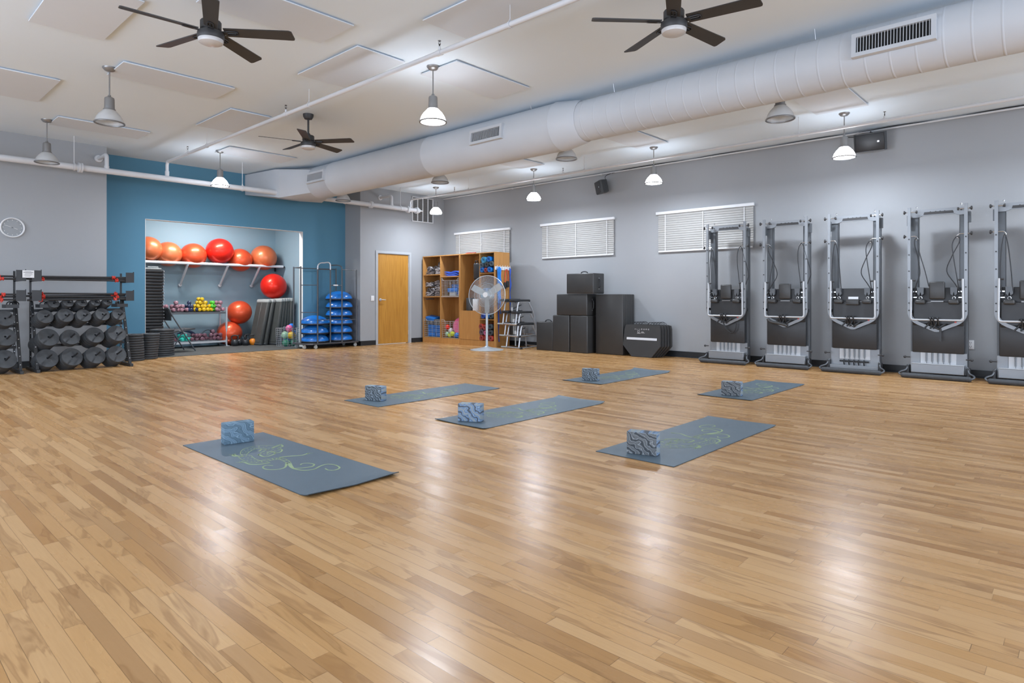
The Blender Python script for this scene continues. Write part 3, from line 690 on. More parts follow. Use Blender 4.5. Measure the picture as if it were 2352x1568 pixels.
for (x, y), rz, m, lab in BL:
    mb = RB(-.105, .105, -.047, .047, 0, .152, r=.006, seg=2)
    mb.mi = [0 if abs((mb.v[f[0]]+mb.v[f[2]]).y/2) > .045 else 1 for f in mb.f]
    o = mb.obj('yoga_block', [m, m if m == 'mb0' else 'mb2']); o.location = (x, y, .0055); o.rotation_euler = (0, 0, R(rz)); tag(o, lab, 'yoga block', 'foam blocks on the mats')

# ------------------------------------------------------------------ weight racks against the grey wall
def make_rack():
    t = thing('weight_rack', 'black steel weight rack with four rows of pegs standing next to the blue wall', 'weight rack', (2.0, 11.05, 0), 0, 'black weight racks along the grey wall')
    for x in (0.02, 1.20):
        RB(x-.022, x+.022, -.03, .72, 0, .045, r=.004, seg=1).obj('foot', 'black', t)
        mb = B(x-.012, x+.012, .50, .525, .045, 1.46); mb.m = 1
        for k in range(12): mb.cyl((x, .497, .12+k*.085), (x, .502, .12+k*.085), .006, 8)
        mb.obj('upright', ['black', 'satin'], t)
        mb = MB(); mb.m = 0
        P0, P1 = V(x, .06, .04), V(x, .44, 1.02); q = (P1-P0).normalized(); n = V(0, -q.z, q.y)
        mb.add([P0+V(sx*.018, 0, 0)+n*sn*.018 for sx, sn in ((-1, -1), (1, -1), (1, 1), (-1, 1))]+[P1+V(sx*.018, 0, 0)+n*sn*.018 for sx, sn in ((-1, -1), (1, -1), (1, 1), (-1, 1))], [(0, 1, 2, 3), (7, 6, 5, 4), (0, 4, 5, 1), (1, 5, 6, 2), (2, 6, 7, 3), (3, 7, 4, 0)])
        mb.m = 1
        for k in range(8): c = P0+(P1-P0)*(.08+k*.12); mb.cyl(c+n*.018, c+n*.022, .007, 8)
        mb.obj('slanted_post', ['black', 'satin'], t)
    for z, y in ((.10, .30), (.36, .36), (.66, .42), (.88, .48)): B(.02, 1.20, y, y+.04, z-.02, z+.02).obj('cross_rail', 'black', t)
    for xs, zz, yy, ln in ((PEGX[0], .085, .33, .40), (PEGX[1], .365, .37, .42), (PEGX[2], .65, .42, .42), (PEGX[3], .86, .44, .36)):
        for x in xs: C((x-.05, yy, zz), (x-.05+ln*math.sin(R(12)), yy-ln*math.cos(R(26)), zz+ln*math.sin(R(26))), .0115, 12).obj('peg', 'black', t)
    for z in (1.10, 1.385):
        for x in (-.035, 1.155):
            mb = B(x, x+.115, .10, .106, z-.078, z+.078); mb.box(x+.04, x+.075, .106, .50, z-.078, z-.068); mb.box(x+.04, x+.046, .106, .50, z-.078, z-.01); mb.box(x+.11, x+.115, .10, .14, z-.05, z+.09)
            mb.obj('bar_cradle', 'black', t)
    for x0, x1 in ((.07, .26), (1.05, 1.20)):
        mb = B(x0, x1, .16, .165, .925, .975); mb.box(x0, x1, .165, .46, .925, .930); mb.box(x0, x0+.004, .16, .46, .925, .975); mb.obj('clip_tray', 'black', t)
    return t
PEGX = ([.148, .46, .75, 1.034], [.168, .428, .75, 1.04], [.127, .374, .603, .847, 1.064], [.236, .412, .587, .761, .922])
rack = make_rack()
dup(rack, (.63, 11.05, 0), 0, 'black steel weight rack cut by the left edge of the photo')

def plate_mesh(r, t):
    return L([(.014, -t/2), (r*.22, -t/2), (r*.25, -t*.46), (r*.90, -t*.46), (r*.93, -t/2), (r*.975, -t/2), (r, -t*.35), (r, t*.35), (r*.97, t/2), (.014, t/2)], 40, (0, 0, 0), 'y', closed=True).mesh('weight_plate', 'rubber', 30)
PM = {}
def plates(x, y, z, r, n, t, label, m=None):
    """n plates on one tilted peg, front face at (x, y, z)"""
    key = (round(r, 3), t)
    if key not in PM: PM[key] = plate_mesh(r, t)
    a = R(26); yw = R(12)
    for k in range(n):
        o = bpy.data.objects.new('weight_plate', PM[key]); COL.objects.link(o)
        dk = t/2+k*t*1.03; o.location = (x-dk*math.sin(yw), y+dk*math.cos(a), z-dk*math.sin(a)); o.rotation_euler = (-a, 0, yw)
        if m and k == 0: o.material_slots[0].link = 'OBJECT'; o.material_slots[0].material = M[m]
        pos = ['front', 'second', 'third', 'fourth', 'fifth', 'sixth', 'rearmost'][k]
        tag(o, label.replace('PLATE', pos+' plate' if k else 'front-facing plate'), 'weight plate', label.replace('PLATE', 'plates'))
ROWS = [('bottom', [(2.148, .197, 0.142, 4), (2.45, .196, 0.142, 5), (2.75, .201, 0.139, 5), (3.034, .200, 0.137, 5)], .045),
        ('second', [(2.168, .499, 0.138, 7), (2.440, .488, 0.122, 2), (2.75, .505, 0.129, 5), (3.04, .519, 0.133, 6)], .045),
        ('third', [(2.127, .800, 0.107, 5), (2.374, .812, 0.109, 6), (2.603, .806, 0.102, 6), (2.847, .817, 0.103, 6), (3.064, .812, 0.095, 6)], .04),
        ('top', [(2.236, .991, 0.073, 5), (2.412, 1.003, 0.072, 6), (2.587, 1.002, 0.071, 6), (2.761, 1.007, 0.068, 6), (2.922, 1.013, 0.067, 6)], .035)]
ORD = ['first', 'second', 'third', 'fourth', 'fifth']
for row, ps, tk in ROWS:
    # pegs at 30 degrees: keep the front face just inside the peg tip
    yy = {'bottom': 11.14, 'second': 11.17, 'third': 11.17, 'top': 11.20}[row]
    for i, (x, z, r, n) in enumerate(ps): plates(x, yy, z, r, n, tk, 'dark rubber PLATE on peg %s from the left, %s row' % (['one', 'two', 'three', 'four', 'five'][i], row), 'rubber2' if i == 1 and row == 'second' else None)
for row, z, r, n in (('bottom', .218, .140, 5), ('second', .528, .138, 4), ('third', .783, .116, 4)):
    plates(1.667, 11.15, z, r, n, .045, 'dark rubber PLATE, %s-row peg by the photo\'s left edge' % row)
# slim bars resting in the cradles
def make_bar():
    t = thing('barbell', 'x', 'barbell', (0, 0, 0), 0, 'thin bars on the racks')
    C((-.64, 0, 0), (.64, 0, 0), .0135, 12).obj('bar', 'vinyl_dark', t)
    for s_ in (-1, 1):
        mb = L([(.014, -.022), (.026, -.022), (.028, -.014), (.020, -.008), (.020, .008), (.028, .014), (.022, .022), (.014, .022)], 14, (s_*.475, 0, 0), 'x'); mb.cyl((s_*.475, 0, .015), (s_*.475, -.03, .03), .008, 8); mb.obj('collar', 'clipred', t, loc=(random.uniform(-.02, .02), 0, 0))
    return t
bar = make_bar(); bar.location = (2.58, 11.20, 1.335)
bar['label'] = 'front bar of the upper cradle on the rack by the blue wall'
bars = [((2.58, 11.26, 1.36), 'upper cradle on the rack by the blue wall'), ((2.57, 11.22, 1.38), 'upper cradle on the rack by the blue wall'), ((2.59, 11.30, 1.345), 'upper cradle on the rack by the blue wall'),
        ((2.58, 11.19, 1.045), 'lower cradle on the rack by the blue wall'), ((2.57, 11.24, 1.06), 'lower cradle on the rack by the blue wall'), ((2.56, 11.20, 1.085), 'lower cradle on the rack by the blue wall'), ((2.55, 11.27, 1.10), 'lower cradle on the rack by the blue wall'), ((2.58, 11.21, 1.13), 'lower cradle on the rack by the blue wall'),
        ((1.17, 11.20, 1.335), 'upper cradle on the rack at the left edge'), ((1.17, 11.25, 1.37), 'upper cradle on the rack at the left edge'), ((1.17, 11.19, 1.05), 'lower cradle on the rack at the left edge'), ((1.16, 11.23, 1.08), 'lower cradle on the rack at the left edge'), ((1.18, 11.2, 1.12), 'lower cradle on the rack at the left edge')]
for i, (p, l) in enumerate(bars):
    b = dup(bar, (p[0]+random.uniform(-.03, .03), p[1], p[2]), label='thin black red-collared bar, '+l, group='bars in the '+l)
    b.rotation_euler = (R(random.uniform(0, 360)), R(random.uniform(-.5, .5)) if p[2] > 1.2 else R([.8, -.5, .3, -.9, .6][i % 5]), R(random.uniform(-.4, .4)))
mb = B(0, .135, -.004, 0, 0, .10)
t = thing('paper_notice', 'white printed paper notice clipped to the left rack', 'notice', (1.855, 11.14, 1.355))
B(0, .135, -.003, 0, 0, .105).obj('sheet', 'paper', t)
mb = MB()
for k, (a, b) in enumerate(((.03, .10), (.01, .125), (.03, .11), (.025, .115), (.02, .10), (.03, .09))): mb.box(a, b, -.0042, -.0032, .09-k*.014-.0015*(2 if k == 1 else 1), .09-k*.014+.0015*(2 if k == 1 else 1))
mb.obj('printed_lines', 'ink', t)
# spring clips lying in the rack trays
mb = MB()
for k in range(3): mb.tube([V(.03*math.cos(R(a))*1+k*.045, .02*k, .03+.026*math.sin(R(a))) for a in range(-60, 250, 20)], .005, 6)
cl = mb.mesh('clip', 'black')
for p, rz, lab in (((2.13, 11.3, .930), 10, 'tangle of black spring clips in the left tray of the rack by the blue wall'), ((3.09, 11.3, .930), 60, 'tangle of black spring clips in the right tray of the rack by the blue wall'), ((1.74, 11.32, .930), 30, 'tangle of black spring clips on the rack at the left edge')):
    o = bpy.data.objects.new('spring_clip', cl); COL.objects.link(o); o.location = p; o.rotation_euler = (0, 0, R(rz)); o.scale = (1.5, 1.5, 1.5); tag(o, lab, 'spring clips', 'spring clips in trays')
NTH = ['topmost ', 'second-from-top ', 'third-from-top ', 'fourth-from-top ', 'fifth-from-top ', 'sixth-from-top ', 'seventh-from-top ', 'eighth-from-top ', 'ninth-from-top ', 'tenth-from-top ', 'eleventh-from-top ', 'lowest ']
# plates stacked on the floor
def disc(r, t, n=40): return L([(.0001, 0), (r*.9, 0), (r*.985, t*.14), (r, t*.34), (r, t*.62), (r*.975, t*.86), (r*.90, t*.95), (r*.86, t*.80), (r*.30, t*.80), (r*.26, t*.97), (.025, t*.97), (.02, t*.5), (.0001, t*.5)], n).mesh('disc', 'rubber', 30)
for (x, y), r, n, t_, lab in (((3.53, 12.0), .148, 11, .0415, 'small grey rubber disc, floor stack touching the weight rack'), ((3.80, 12.19), .146, 11, .0405, 'small grey rubber disc, middle of the three floor stacks'), ((4.16, 12.62), .205, 12, .0405, 'large black rubber disc, floor stack at the alcove edge')):
    me = disc(r, t_)
    for k in range(n):
        o = bpy.data.objects.new('rubber_disc', me); COL.objects.link(o); sh = .0035*k if r < .147 else (-.002*k if r < .2 else 0)
        o.location = (x+sh+random.uniform(-.003, .003), y+random.uniform(-.003, .003), k*t_+(.008 if y > 12.5 else 0)); o.rotation_euler = (0, 0, random.uniform(0, 6)); tag(o, NTH[n-1-k]+lab, 'rubber disc', lab.replace('small grey ', '').replace('large black ', ''))

# ------------------------------------------------------------------ alcove contents
F0 = .008
AL = bpy.data.lights.new('alcove_light', 'AREA'); AL.shape = 'RECTANGLE'; AL.size = 1.2; AL.size_y = .25; AL.energy = 46; AL.color = (1, .98, .95)
t = thing('alcove_ceiling_light', 'strip light on the alcove ceiling behind the lintel', 'ceiling light', (5.3, 13.2, AZ))
RB(-.62, .62, -.15, .15, -.06, 0, r=.01, seg=1).obj('housing', 'pipe', t); B(-.6, .6, -.125, .125, -.064, -.060).obj('diffuser', 'shade_on', t)
o = bpy.data.objects.new('alcove_light', AL); COL.objects.link(o); o.parent = t; o.location = (0, 0, -.07)
ORDW = 'first second third fourth fifth sixth seventh eighth ninth tenth eleventh twelfth thirteenth fourteenth'.split()
# tower of stacked step risers
me = MB(); me.rbox(-.36, .36, -.19, .19, 0, .055, r=.018, seg=2); me.rbox(-.34, .34, -.17, .17, .05, .0585, r=.004, seg=1)
me = me.mesh('riser', 'black')
mt = RB(-.018, .018, -.16, .16, .012, .045, r=.010).mesh('end_cap', 'white')  # highlights on the slabs' right ends, put in as white strips
for k in range(27):
    r_ = bpy.data.objects.new('step_riser', me); COL.objects.link(r_); r_.location = (3.99+random.uniform(-.006, .006), 13.28, F0+k*.059)
    tag(r_, 'black slab %s in the tall stack at the alcove\'s left side' % ('%s from the top' % ORDW[26-k] if k > 12 else '%s from the bottom' % ORDW[k]), 'step riser', 'slabs in the tall alcove stack')
    e = bpy.data.objects.new('end_cap', mt); COL.objects.link(e); e.parent = r_; e.location = (.356, 0, 0)
mb = RB(-.34, .34, -.18, .18, 0, .03, r=.01); mb.tube([(.12, -.12, .03), (.12, -.12, .05), (.30, -.12, .05), (.30, -.12, .03)], .008, 8)
o = mb.obj('lid_slab', 'stepedge'); o.location = (3.97, 13.28, F0+27*.059); tag(o, 'pale grey lid on top of the tall black slab stack', 'lid')
# ball shelf
t = thing('ball_shelf', 'white pipe shelf holding the big exercise balls in the alcove', 'shelf', (5.3, 14.0, 1.79))
C((-2.0, 0, 0), (1.93, 0, 0), .030, 20).obj('front_rail', 'pipe', t)
C((-2.0, .40, 0), (1.93, .40, 0), .016, 14).obj('rear_rail', 'black', t)
mb = T([(1.93, 0, 0), (1.96, 0, 0), (1.96, .02, 0), (1.96, .46, 0)], .012, 10); mb.obj('end_bracket', 'black', t); B(1.955, 1.975, .44, .48, -.10, .14).obj('wall_plate', 'black', t)
for x in (-1.95, -.185, .65, 1.37):
    mb = T([(x, 0, -.02), (x, .40, -.42), (x, .445, -.455)], .024, 14); mb.lathe([(.024, -.02), (.032, -.015), (.032, .03), (.024, .035)], 14, (x, .43, -.45), 'y'); mb.obj('strut', 'pipe', t)
BALLS = [((4.40, 14.15, 2.055), .262, 'peach', 'peach exercise ball on the shelf cut by the alcove\'s left edge', 0), ((4.80, 14.2, 1.975), .262, 'peach', 'peach exercise ball second from the left on the shelf', 0),
         ((5.29, 14.18, 1.965), .268, 'orange', 'orange exercise ball third from the left on the shelf', 0), ((5.82, 14.12, 2.085), .286, 'red', 'red exercise ball highest on the shelf', 0),
         ((6.31, 14.2, 1.915), .262, 'orange', 'orange exercise ball sagging lowest on the shelf, right of the red one', 0), ((6.85, 14.18, 1.99), .292, 'peach', 'tan exercise ball at the right end of the shelf', 0),
         ((6.93, 13.86, 1.33), .290, 'red', 'bright red exercise ball sitting on the upright step platforms', 0), ((6.28, 14.18, .735), .268, 'orange', 'orange exercise ball resting on the lower ball beside the step platforms', 0),
         ((6.07, 14.20, .275), .266, 'orange', 'orange exercise ball on the floor behind the dumbbell rack', 0)]
for c, r, m, lab, _ in BALLS:
    mb = MB(); n = 40; k = 28; prof = []
    for i in range(k+1):
        a = PI*i/k; rr = r*(1+(.004 if i % 2 else 0)); prof.append((max(1e-6, rr*math.sin(a)), -rr*.97*math.cos(a)))
    o = mb.lathe(prof, 44).obj('exercise_ball', m, ang=80); o.location = c; o.rotation_euler = (R(random.uniform(-30, 30)), R(random.uniform(-30, 30)), 0); tag(o, lab, 'exercise ball', 'big exercise balls in the alcove')
    p_ = C((0, 0, r*.955), (0, 0, r*.975), .012, 12).obj('plug', 'white', o)
# dumbbell rack
t = thing('dumbbell_rack', 'silver two-shelf dumbbell rack in the alcove', 'rack', (4.25, 14.02, F0))
for z in (.74, .115):
    mb = B(0, 1.66, 0, .30, z-.02, z-.012); mb.box(0, 1.66, -.012, 0, z-.03, z+.012); mb.box(0, 1.66, .30, .312, z-.03, z+.03); mb.obj('shelf', ['satin' if z < .3 else 'alu_dark'], t)
for x in (.01, 1.66):
    mb = MB(); P = [(-.03, 0), (.03, 0), (.00, .86), (-.04, .86)]
    mb.prism(P, x-.006, x+.022, lambda a, b, q: V(q, a+.0, b)); mb.prism([(.33, 0), (.39, 0), (.34, .86), (.30, .86)], x-.006, x+.022, lambda a, b, q: V(q, a, b)); mb.box(x-.006, x+.022, -.04, .39, 0, .03); mb.box(x-.02, x+.06, -.06, .04, 0, .012)
    mb.obj('side_frame', 'satin', t)
def dumbbell(m, r=.042):
    t_ = thing('dumbbell', 'x', 'dumbbell', (0, 0, 0)); bpy.context.view_layer.update()
    for s_ in (-1, 1): L([(.0001, -.038), (r*.55, -.037), (r*.85, -.028), (r, -.010), (r, .010), (r*.85, .028), (r*.5, .037), (.0001, .038)], 16, (0, s_*.062, 0), 'y').obj('head', m, t_, ang=30)
    C((0, -.04, 0), (0, .04, 0), .0155, 10).obj('handle', m, t_)
    return t_
GR = [('pink', 'dusty pink', 4.50, 8, 'at the left end of the upper shelf behind the folding chair', .77, .085), ('pink', 'dusty pink', 4.86, 8, 'between the chair and the navy ones on the upper shelf', .77, .085),
      ('navy', 'navy', 5.13, 6, 'beside the yellow ones on the upper shelf', .77, .085), ('yellow', 'yellow', 5.30, 13, 'heaped on the upper shelf', .77, .085), ('green', 'lime green', 5.60, 6, 'on the upper shelf beside the yellow heap', .77, .08), ('pink', 'pale mauve', 5.73, 6, 'at the right end of the upper shelf', .77, .075),
      ('navy', 'navy', 4.66, 2, 'at the left end of the lower shelf', .145, .09), ('mauve', 'dark mauve', 4.78, 4, 'left of the chair leg on the lower shelf', .145, .085), ('teal', 'turquoise', 5.02, 4, 'on the lower shelf', .145, .09),
      ('mauve', 'dark mauve', 5.26, 7, 'right of the turquoise ones on the lower shelf', .145, .085), ('mauve', 'dark mauve', 5.60, 8, 'heaped at the right end of the lower shelf', .145, .085)]
for m, cn, x0, n, where, z0, sp in GR:
    proto = None; rows = []; left = n; base = max(2, int(math.ceil((math.sqrt(8*n+1)-1)/2))) if n < 10 else 5; base = 4 if n in (7, 8) else base
    lab = '%s dumbbell %s' % (cn, where)
    i = 0; z = z0+.042; cnt = base; off = 0
    while i < n:
        for k in range(cnt):
            if i >= n: break
            x = x0+off+k*sp*.92; p = (x+random.uniform(-.006, .006), 14.15+random.uniform(-.03, .03), z)
            rz = random.uniform(-30, 30) if m != 'teal' else random.uniform(30, 60)
            if proto is None: proto = dumbbell(m); proto.location = p; proto.rotation_euler = (0, 0, R(rz)); proto['label'] = lab; proto['group'] = '%s dumbbells %s' % (cn, where)
            else: dup(proto, p, rz)
            i += 1
        z += .074; off += sp*.46; cnt = max(1, cnt-1)
# bag of straps lying behind the chair on the lower shelf
o = T(smooth([(5.0, 14.25, .28), (5.15, 14.2, .36), (5.3, 14.2, .30), (5.42, 14.2, .18)]), .03, 8).obj('strap_bundle', 'navy'); tag(o, 'dark strap bundle lying over the lower shelf behind the chair', 'straps')
o = T(smooth([(5.42, 14.3, .20), (5.5, 14.25, .30), (5.6, 14.25, .36), (5.72, 14.28, .33), (5.85, 14.3, .2)]), .007, 8).obj('resistance_tube', 'black'); tag(o, 'thin black tube arching behind the mauve dumbbells on the lower shelf', 'resistance tube')
# folding chair
t = thing('folding_chair', 'grey metal folding chair standing side-on in front of the dumbbell rack', 'chair', (4.66, 13.22, F0), 8)
for y in (-.21, .21):
    T(smooth([(-.30, y*.9, .86), (-.275, y, .82), (-.20, y, .66), (.22, y, .015)], 4), .0125, 10).obj('front_leg', 'alu_dark', t)
    T([(.02, y*.85, .46), (-.06, y*.85, .33), (-.24, y*.85, .015)], .0115, 10).obj('rear_leg', 'alu_dark', t)
    T([(-.10, y*.92, .43), (.06, y*.92, .36)], .007, 8).obj('link_bar', 'satin', t)
MB().prism([(-.20, 0), (.22, 0), (.235, .018), (.20, .03), (-.18, .02)], -.19, .19, lambda a, b, q: V(a, q, .41+b+(a*.10))).obj('seat', 'rubber2', t)
mb = MB(); pr = [(-.30, .87), (-.27, .86), (-.235, .76), (-.235, .62), (-.245, .62), (-.262, .74), (-.31, .84)]
mb.prism(pr, -.19, .19, lambda a, b, q: V(a, q, b)).obj('backrest', 'rubber2', t)
mb = C((.195, -.21, .06), (.195, .21, .06), .009, 10); mb.cyl((-.19, -.17, .10), (-.19, .17, .10), .009, 10); mb.obj('stretcher', 'alu_dark', t)
# kettlebells
def kettle(m):
    t = thing('kettlebell', 'x', 'kettlebell', (0, 0, 0), 0, 'kettlebells on the alcove floor')
    L([(.0001, 0), (.045, 0), (.068, .02), (.082, .06), (.078, .10), (.055, .132), (.03, .145), (.0001, .147)], 24).obj('bell', m, t)
    T(smooth([(-.045, 0, .12), (-.068, 0, .16), (-.066, 0, .20), (-.04, 0, .225), (0, 0, .23), (.04, 0, .225), (.066, 0, .20), (.068, 0, .16), (.045, 0, .12)], 4), .013, 10).obj('handle', 'black', t)
    return t
kb = kettle('black'); kb.location = (6.05, 13.88, F0); kb.rotation_euler = (0, 0, R(-30)); kb['label'] = 'black kettlebell nearest the dumbbell rack'
dup(kb, (6.19, 13.98, F0), 40, 'black kettlebell turned edge-on, second from the dumbbell rack'); dup(kb, (6.27, 13.84, F0), 55, 'black kettlebell turned edge-on, third from the dumbbell rack')
dup(kb, (6.42, 14.06, F0), -20, 'black kettlebell behind the orange one')
ko = kettle('kborange'); ko.location = (6.45, 13.87, F0); ko.rotation_euler = (0, 0, R(-25)); ko['label'] = 'kettlebell with an orange bell and black handle'
o = T([(.055*math.cos(R(a)), .03*math.sin(R(a)), .018+.012*math.sin(R(a*2))) for a in range(0, 330, 20)], .012, 8).obj('pulley_handle', 'black'); o.location = (6.60, 13.68, F0); tag(o, 'dark ring handle lying on the matting beside the orange kettlebell', 'handle')
# step platforms leaning against the right alcove wall
def platform():
    t = thing('step_platform', 'x', 'step platform', (0, 0, 0), 0, 'step platforms leaning on the alcove wall')
    mb = RB(0, .075, -.21, .21, 0, 1.0, r=.028, seg=2); mb.rbox(.055, .10, -.185, .185, .03, .97, r=.02, seg=1); mb.obj('body', 'step', t)
    mb = RB(-.006, .01, -.185, -.012, .06, .93, r=.006, seg=1); mb.rbox(-.006, .01, .012, .185, .06, .93, r=.006, seg=1); mb.obj('tread', 'step', t)
    RB(-.008, .083, -.214, .214, .925, 1.008, r=.03, seg=2).obj('upper_end', 'stepedge', t)
    RB(-.004, .079, -.212, .212, -.002, .055, r=.03, seg=2).obj('lower_end', 'rubber2', t)
    return t
ORDP = ['leftmost grey step platform of the leaning row', 'second grey step platform from the left in the leaning row', 'third grey step platform, the full-faced one behind the ball basket', 'fourth grey step platform of the leaning row, seen edge-on', 'fifth grey step platform of the leaning row, seen edge-on', 'sixth grey step platform of the leaning row, seen edge-on', 'last grey step platform, against the alcove\'s right wall']
pf = platform()
for i, (x, y, ln) in enumerate(((6.44, 13.80, 13), (6.55, 13.78, 12), (6.72, 13.62, 9), (6.80, 13.62, 7.5), (6.88, 13.62, 6), (6.96, 13.62, 4.5), (7.04, 13.60, 3))):
    o = pf if i == 0 else dup(pf, (0, 0, 0))
    o.location = (x, y, F0+.008); o.rotation_mode = 'XYZ'; o.rotation_euler = (Matrix.Rotation(R(11), 4, 'Z') @ Matrix.Rotation(R(ln), 4, 'Y')).to_euler(); o['label'] = ORDP[i]; o.scale = (1, 1, 1.04)
# wire basket of small balls
def basket(w, d, h, name='wire_basket', label='', loc=(0, 0, 0), rz=0, rows=9, ears=False):
    t = thing(name, label, 'basket', loc, rz)
    mb = MB()
    for i in range(rows+1):
        z = .006+(h-.012)*i/rows; k = 1-.06*(1-i/rows); a, b = w/2*k, d/2*k
        mb.tube([(-a, -b, z), (a, -b, z), (a, b, z), (-a, b, z)], .0028 if 0 < i < rows else .0045, 5, closed=True)
    mb.obj('wire_rings', 'wire', t, ang=60)
    mb = MB(); k = .94
    for i in range(5):
        f = -1+2*i/4
        for s_ in (-1, 1):
            mb.tube([(f*w/2*k, s_*d/2*k, .006), (f*w/2, s_*d/2, h)], .003, 5); mb.tube([(s_*w/2*k, f*d/2*k, .006), (s_*w/2, f*d/2, h)], .003, 5)
        mb.tube([(f*w/2*k, -d/2*k, .006), (f*w/2*k, d/2*k, .006)], .003, 5)
    mb.obj('wire_uprights', 'wire', t, ang=60)
    if ears:
        for s_ in (-1, 1): T([(s_*w/2, -d/2, h), (s_*w/2, -d/2, h+.06), (s_*(w/2-.06), -d/2, h)], .005, 6).obj('handle', 'wire', t)
    else: T([(-w/2, -d/2, h), (-w/2+.0, -d/2, h+.035), (-w/2+.09, -d/2, h+.03), (-w/2+.12, -d/2, h)], .005, 6).obj('handle', 'wire', t)
    return t
basket(.40, .34, .40, label='silver wire basket of small coloured balls beside the cart', loc=(6.80, 12.93, F0), rz=0)
def sball(c, r, m, lab, group, name='small_ball'):
    o = MB().sphere((0, 0, 0), r, 24).obj(name, m, ang=80); o.location = c; tag(o, lab, 'ball', group); return o
g = 'small balls in the floor basket'
for c, r, m, lab in (((6.70, 12.85, .09), .08, 'dkgreen', 'dark green small ball at the bottom left of the floor basket'), ((6.88, 12.86, .09), .08, 'dkgreen', 'dark green small ball at the bottom right of the floor basket'), ((6.80, 13.0, .10), .08, 'bandblue', 'blue small ball low at the back of the floor basket'),
                     ((6.84, 12.87, .245), .085, 'yellow', 'yellow small ball in the floor basket'), ((6.72, 12.93, .255), .08, 'clear', 'pale translucent green ball in the floor basket'), ((6.92, 13.0, .30), .085, 'bosu', 'blue ball at the right of the floor basket'),
                     ((6.83, 12.95, .395), .078, 'pinkpl', 'pink ball topping the floor basket'), ((6.93, 13.03, .43), .07, 'bandblue', 'small blue ball behind the pink one on the floor basket')):
    sball(c, r, m, lab, g)

# ------------------------------------------------------------------ cart with half balls
t = thing('storage_cart', 'tall grey tube cart on casters holding blue half balls', 'cart', (7.30, 12.19, 0))
mb = MB(); P = [(-.60, -.22), (-.50, -.30), (.56, -.30), (.64, -.24), (.64, .30), (-.64, .30), (-.66, -.05)]
mb.prism(P, .088, .118, lambda a, b, q: V(a, b, q)).obj('deck', 'cartm', t)
posts = [(-.63, -.03, 1.72), (-.38, -.27, 1.66), (-.09, -.285, 1.66), (.20, -.27, 1.66), (.58, -.24, 1.68), (-.62, .28, 1.72), (-.05, .29, 1.72), (.40, .29, 1.72)]
for x, y, h in posts: C((x, y, .11), (x, y, h), .0150, 12).obj('post', 'cartm', t)
T(smooth([(-.38, -.27, 1.66), (-.37, -.27, 1.74), (-.32, -.275, 1.79), (-.23, -.28, 1.80), (-.14, -.283, 1.81), (-.095, -.285, 1.77), (-.09, -.285, 1.66)], 4), .0135, 12).obj('hoop', 'satin', t)
T(smooth([(-.09, -.285, 1.70), (-.05, -.2, 1.76), (.05, -.1, 1.765), (.14, -.2, 1.765), (.19, -.26, 1.73), (.20, -.27, 1.66)], 4), .0125, 12).obj('hoop', 'cartm', t)
mb = MB()
for a, b, z in (((-.63, -.03), (-.38, -.27), 1.33), ((-.63, -.03), (-.38, -.27), .76), ((-.09, -.285), (.20, -.27), 1.33), ((-.09, -.285), (-.38, -.27), .60), ((.20, -.27), (.58, -.24), .59), ((-.09, -.285), (.20, -.27), .60), ((.20, -.27), (.58, -.24), 1.67), ((-.38, -.27), (-.09, -.285), 1.66), ((-.63, -.03), (-.62, .28), 1.70), ((-.62, .28), (.40, .29), 1.70)):
    T([(*a, z), (*b, z)], .008, 8).obj('crossbar', 'cartm', t)
for x, y in ((-.60, -.12), (-.42, -.26), (.56, -.22), (.56, .24), (-.58, .24)):
    c = L([(.02, -.018), (.036, -.016), (.038, 0), (.036, .016), (.02, .018)], 16, (x, y, .038), 'y', mx=None); c.box(x-.015, x+.015, y-.026, y-.020, .03, .09); c.box(x-.015, x+.015, y+.020, y+.026, .03, .09); c.obj('caster', 'stepedge', t)
B(-.02, .09, -.292, -.288, 1.32, 1.345).obj('label_plate', 'white', t)
def make_half():
    t = thing('half_ball', 'x', 'half ball', (0, 0, 0), 0, 'blue half balls on the cart')
    L([(.0001, 0), (.25, 0), (.285, .008), (.297, .018), (.297, .032), (.285, .036), (.0001, .036)], 44).obj('base', 'vinyl_dark', t)
    pr = [(.286*math.cos(R(a)), .030+.175*math.sin(R(a))) for a in range(0, 90, 6)]+[(.0001, .205)]
    L(pr, 44).obj('dome', 'bosu', t, ang=60)
    mb = MB()
    for rr in (.262, .235): mb.tube([(rr*math.cos(R(a)), rr*math.sin(R(a)), .032+.175*math.sqrt(max(0, 1-(rr/.286)**2))) for a in range(0, 360, 9)], .0028, 5, closed=True)
    mb.obj('dome_ridge', 'navy', t)
    return t
hb = make_half(); zs = [.118, .295, .49]; zr = [.118, .29, .475, .65, .83, 1.01]
nm = ['bottom', 'middle', 'top']; nr = ['bottom', 'second', 'third', 'fourth', 'fifth', 'top']
hb.location = (7.02, 12.21, zs[0]); hb['label'] = 'blue half ball at the bottom of the short left stack on the cart'
for z, n_ in list(zip(zs, nm))[1:]: dup(hb, (7.02+random.uniform(-.01, .01), 12.21, z), 15, 'blue half ball at the %s of the short left stack on the cart' % n_)
for z, n_ in zip(zr, nr): dup(hb, (7.615+random.uniform(-.008, .008), 12.22, z), random.uniform(0, 90), 'blue half ball, %s of the tall right stack on the cart' % n_)

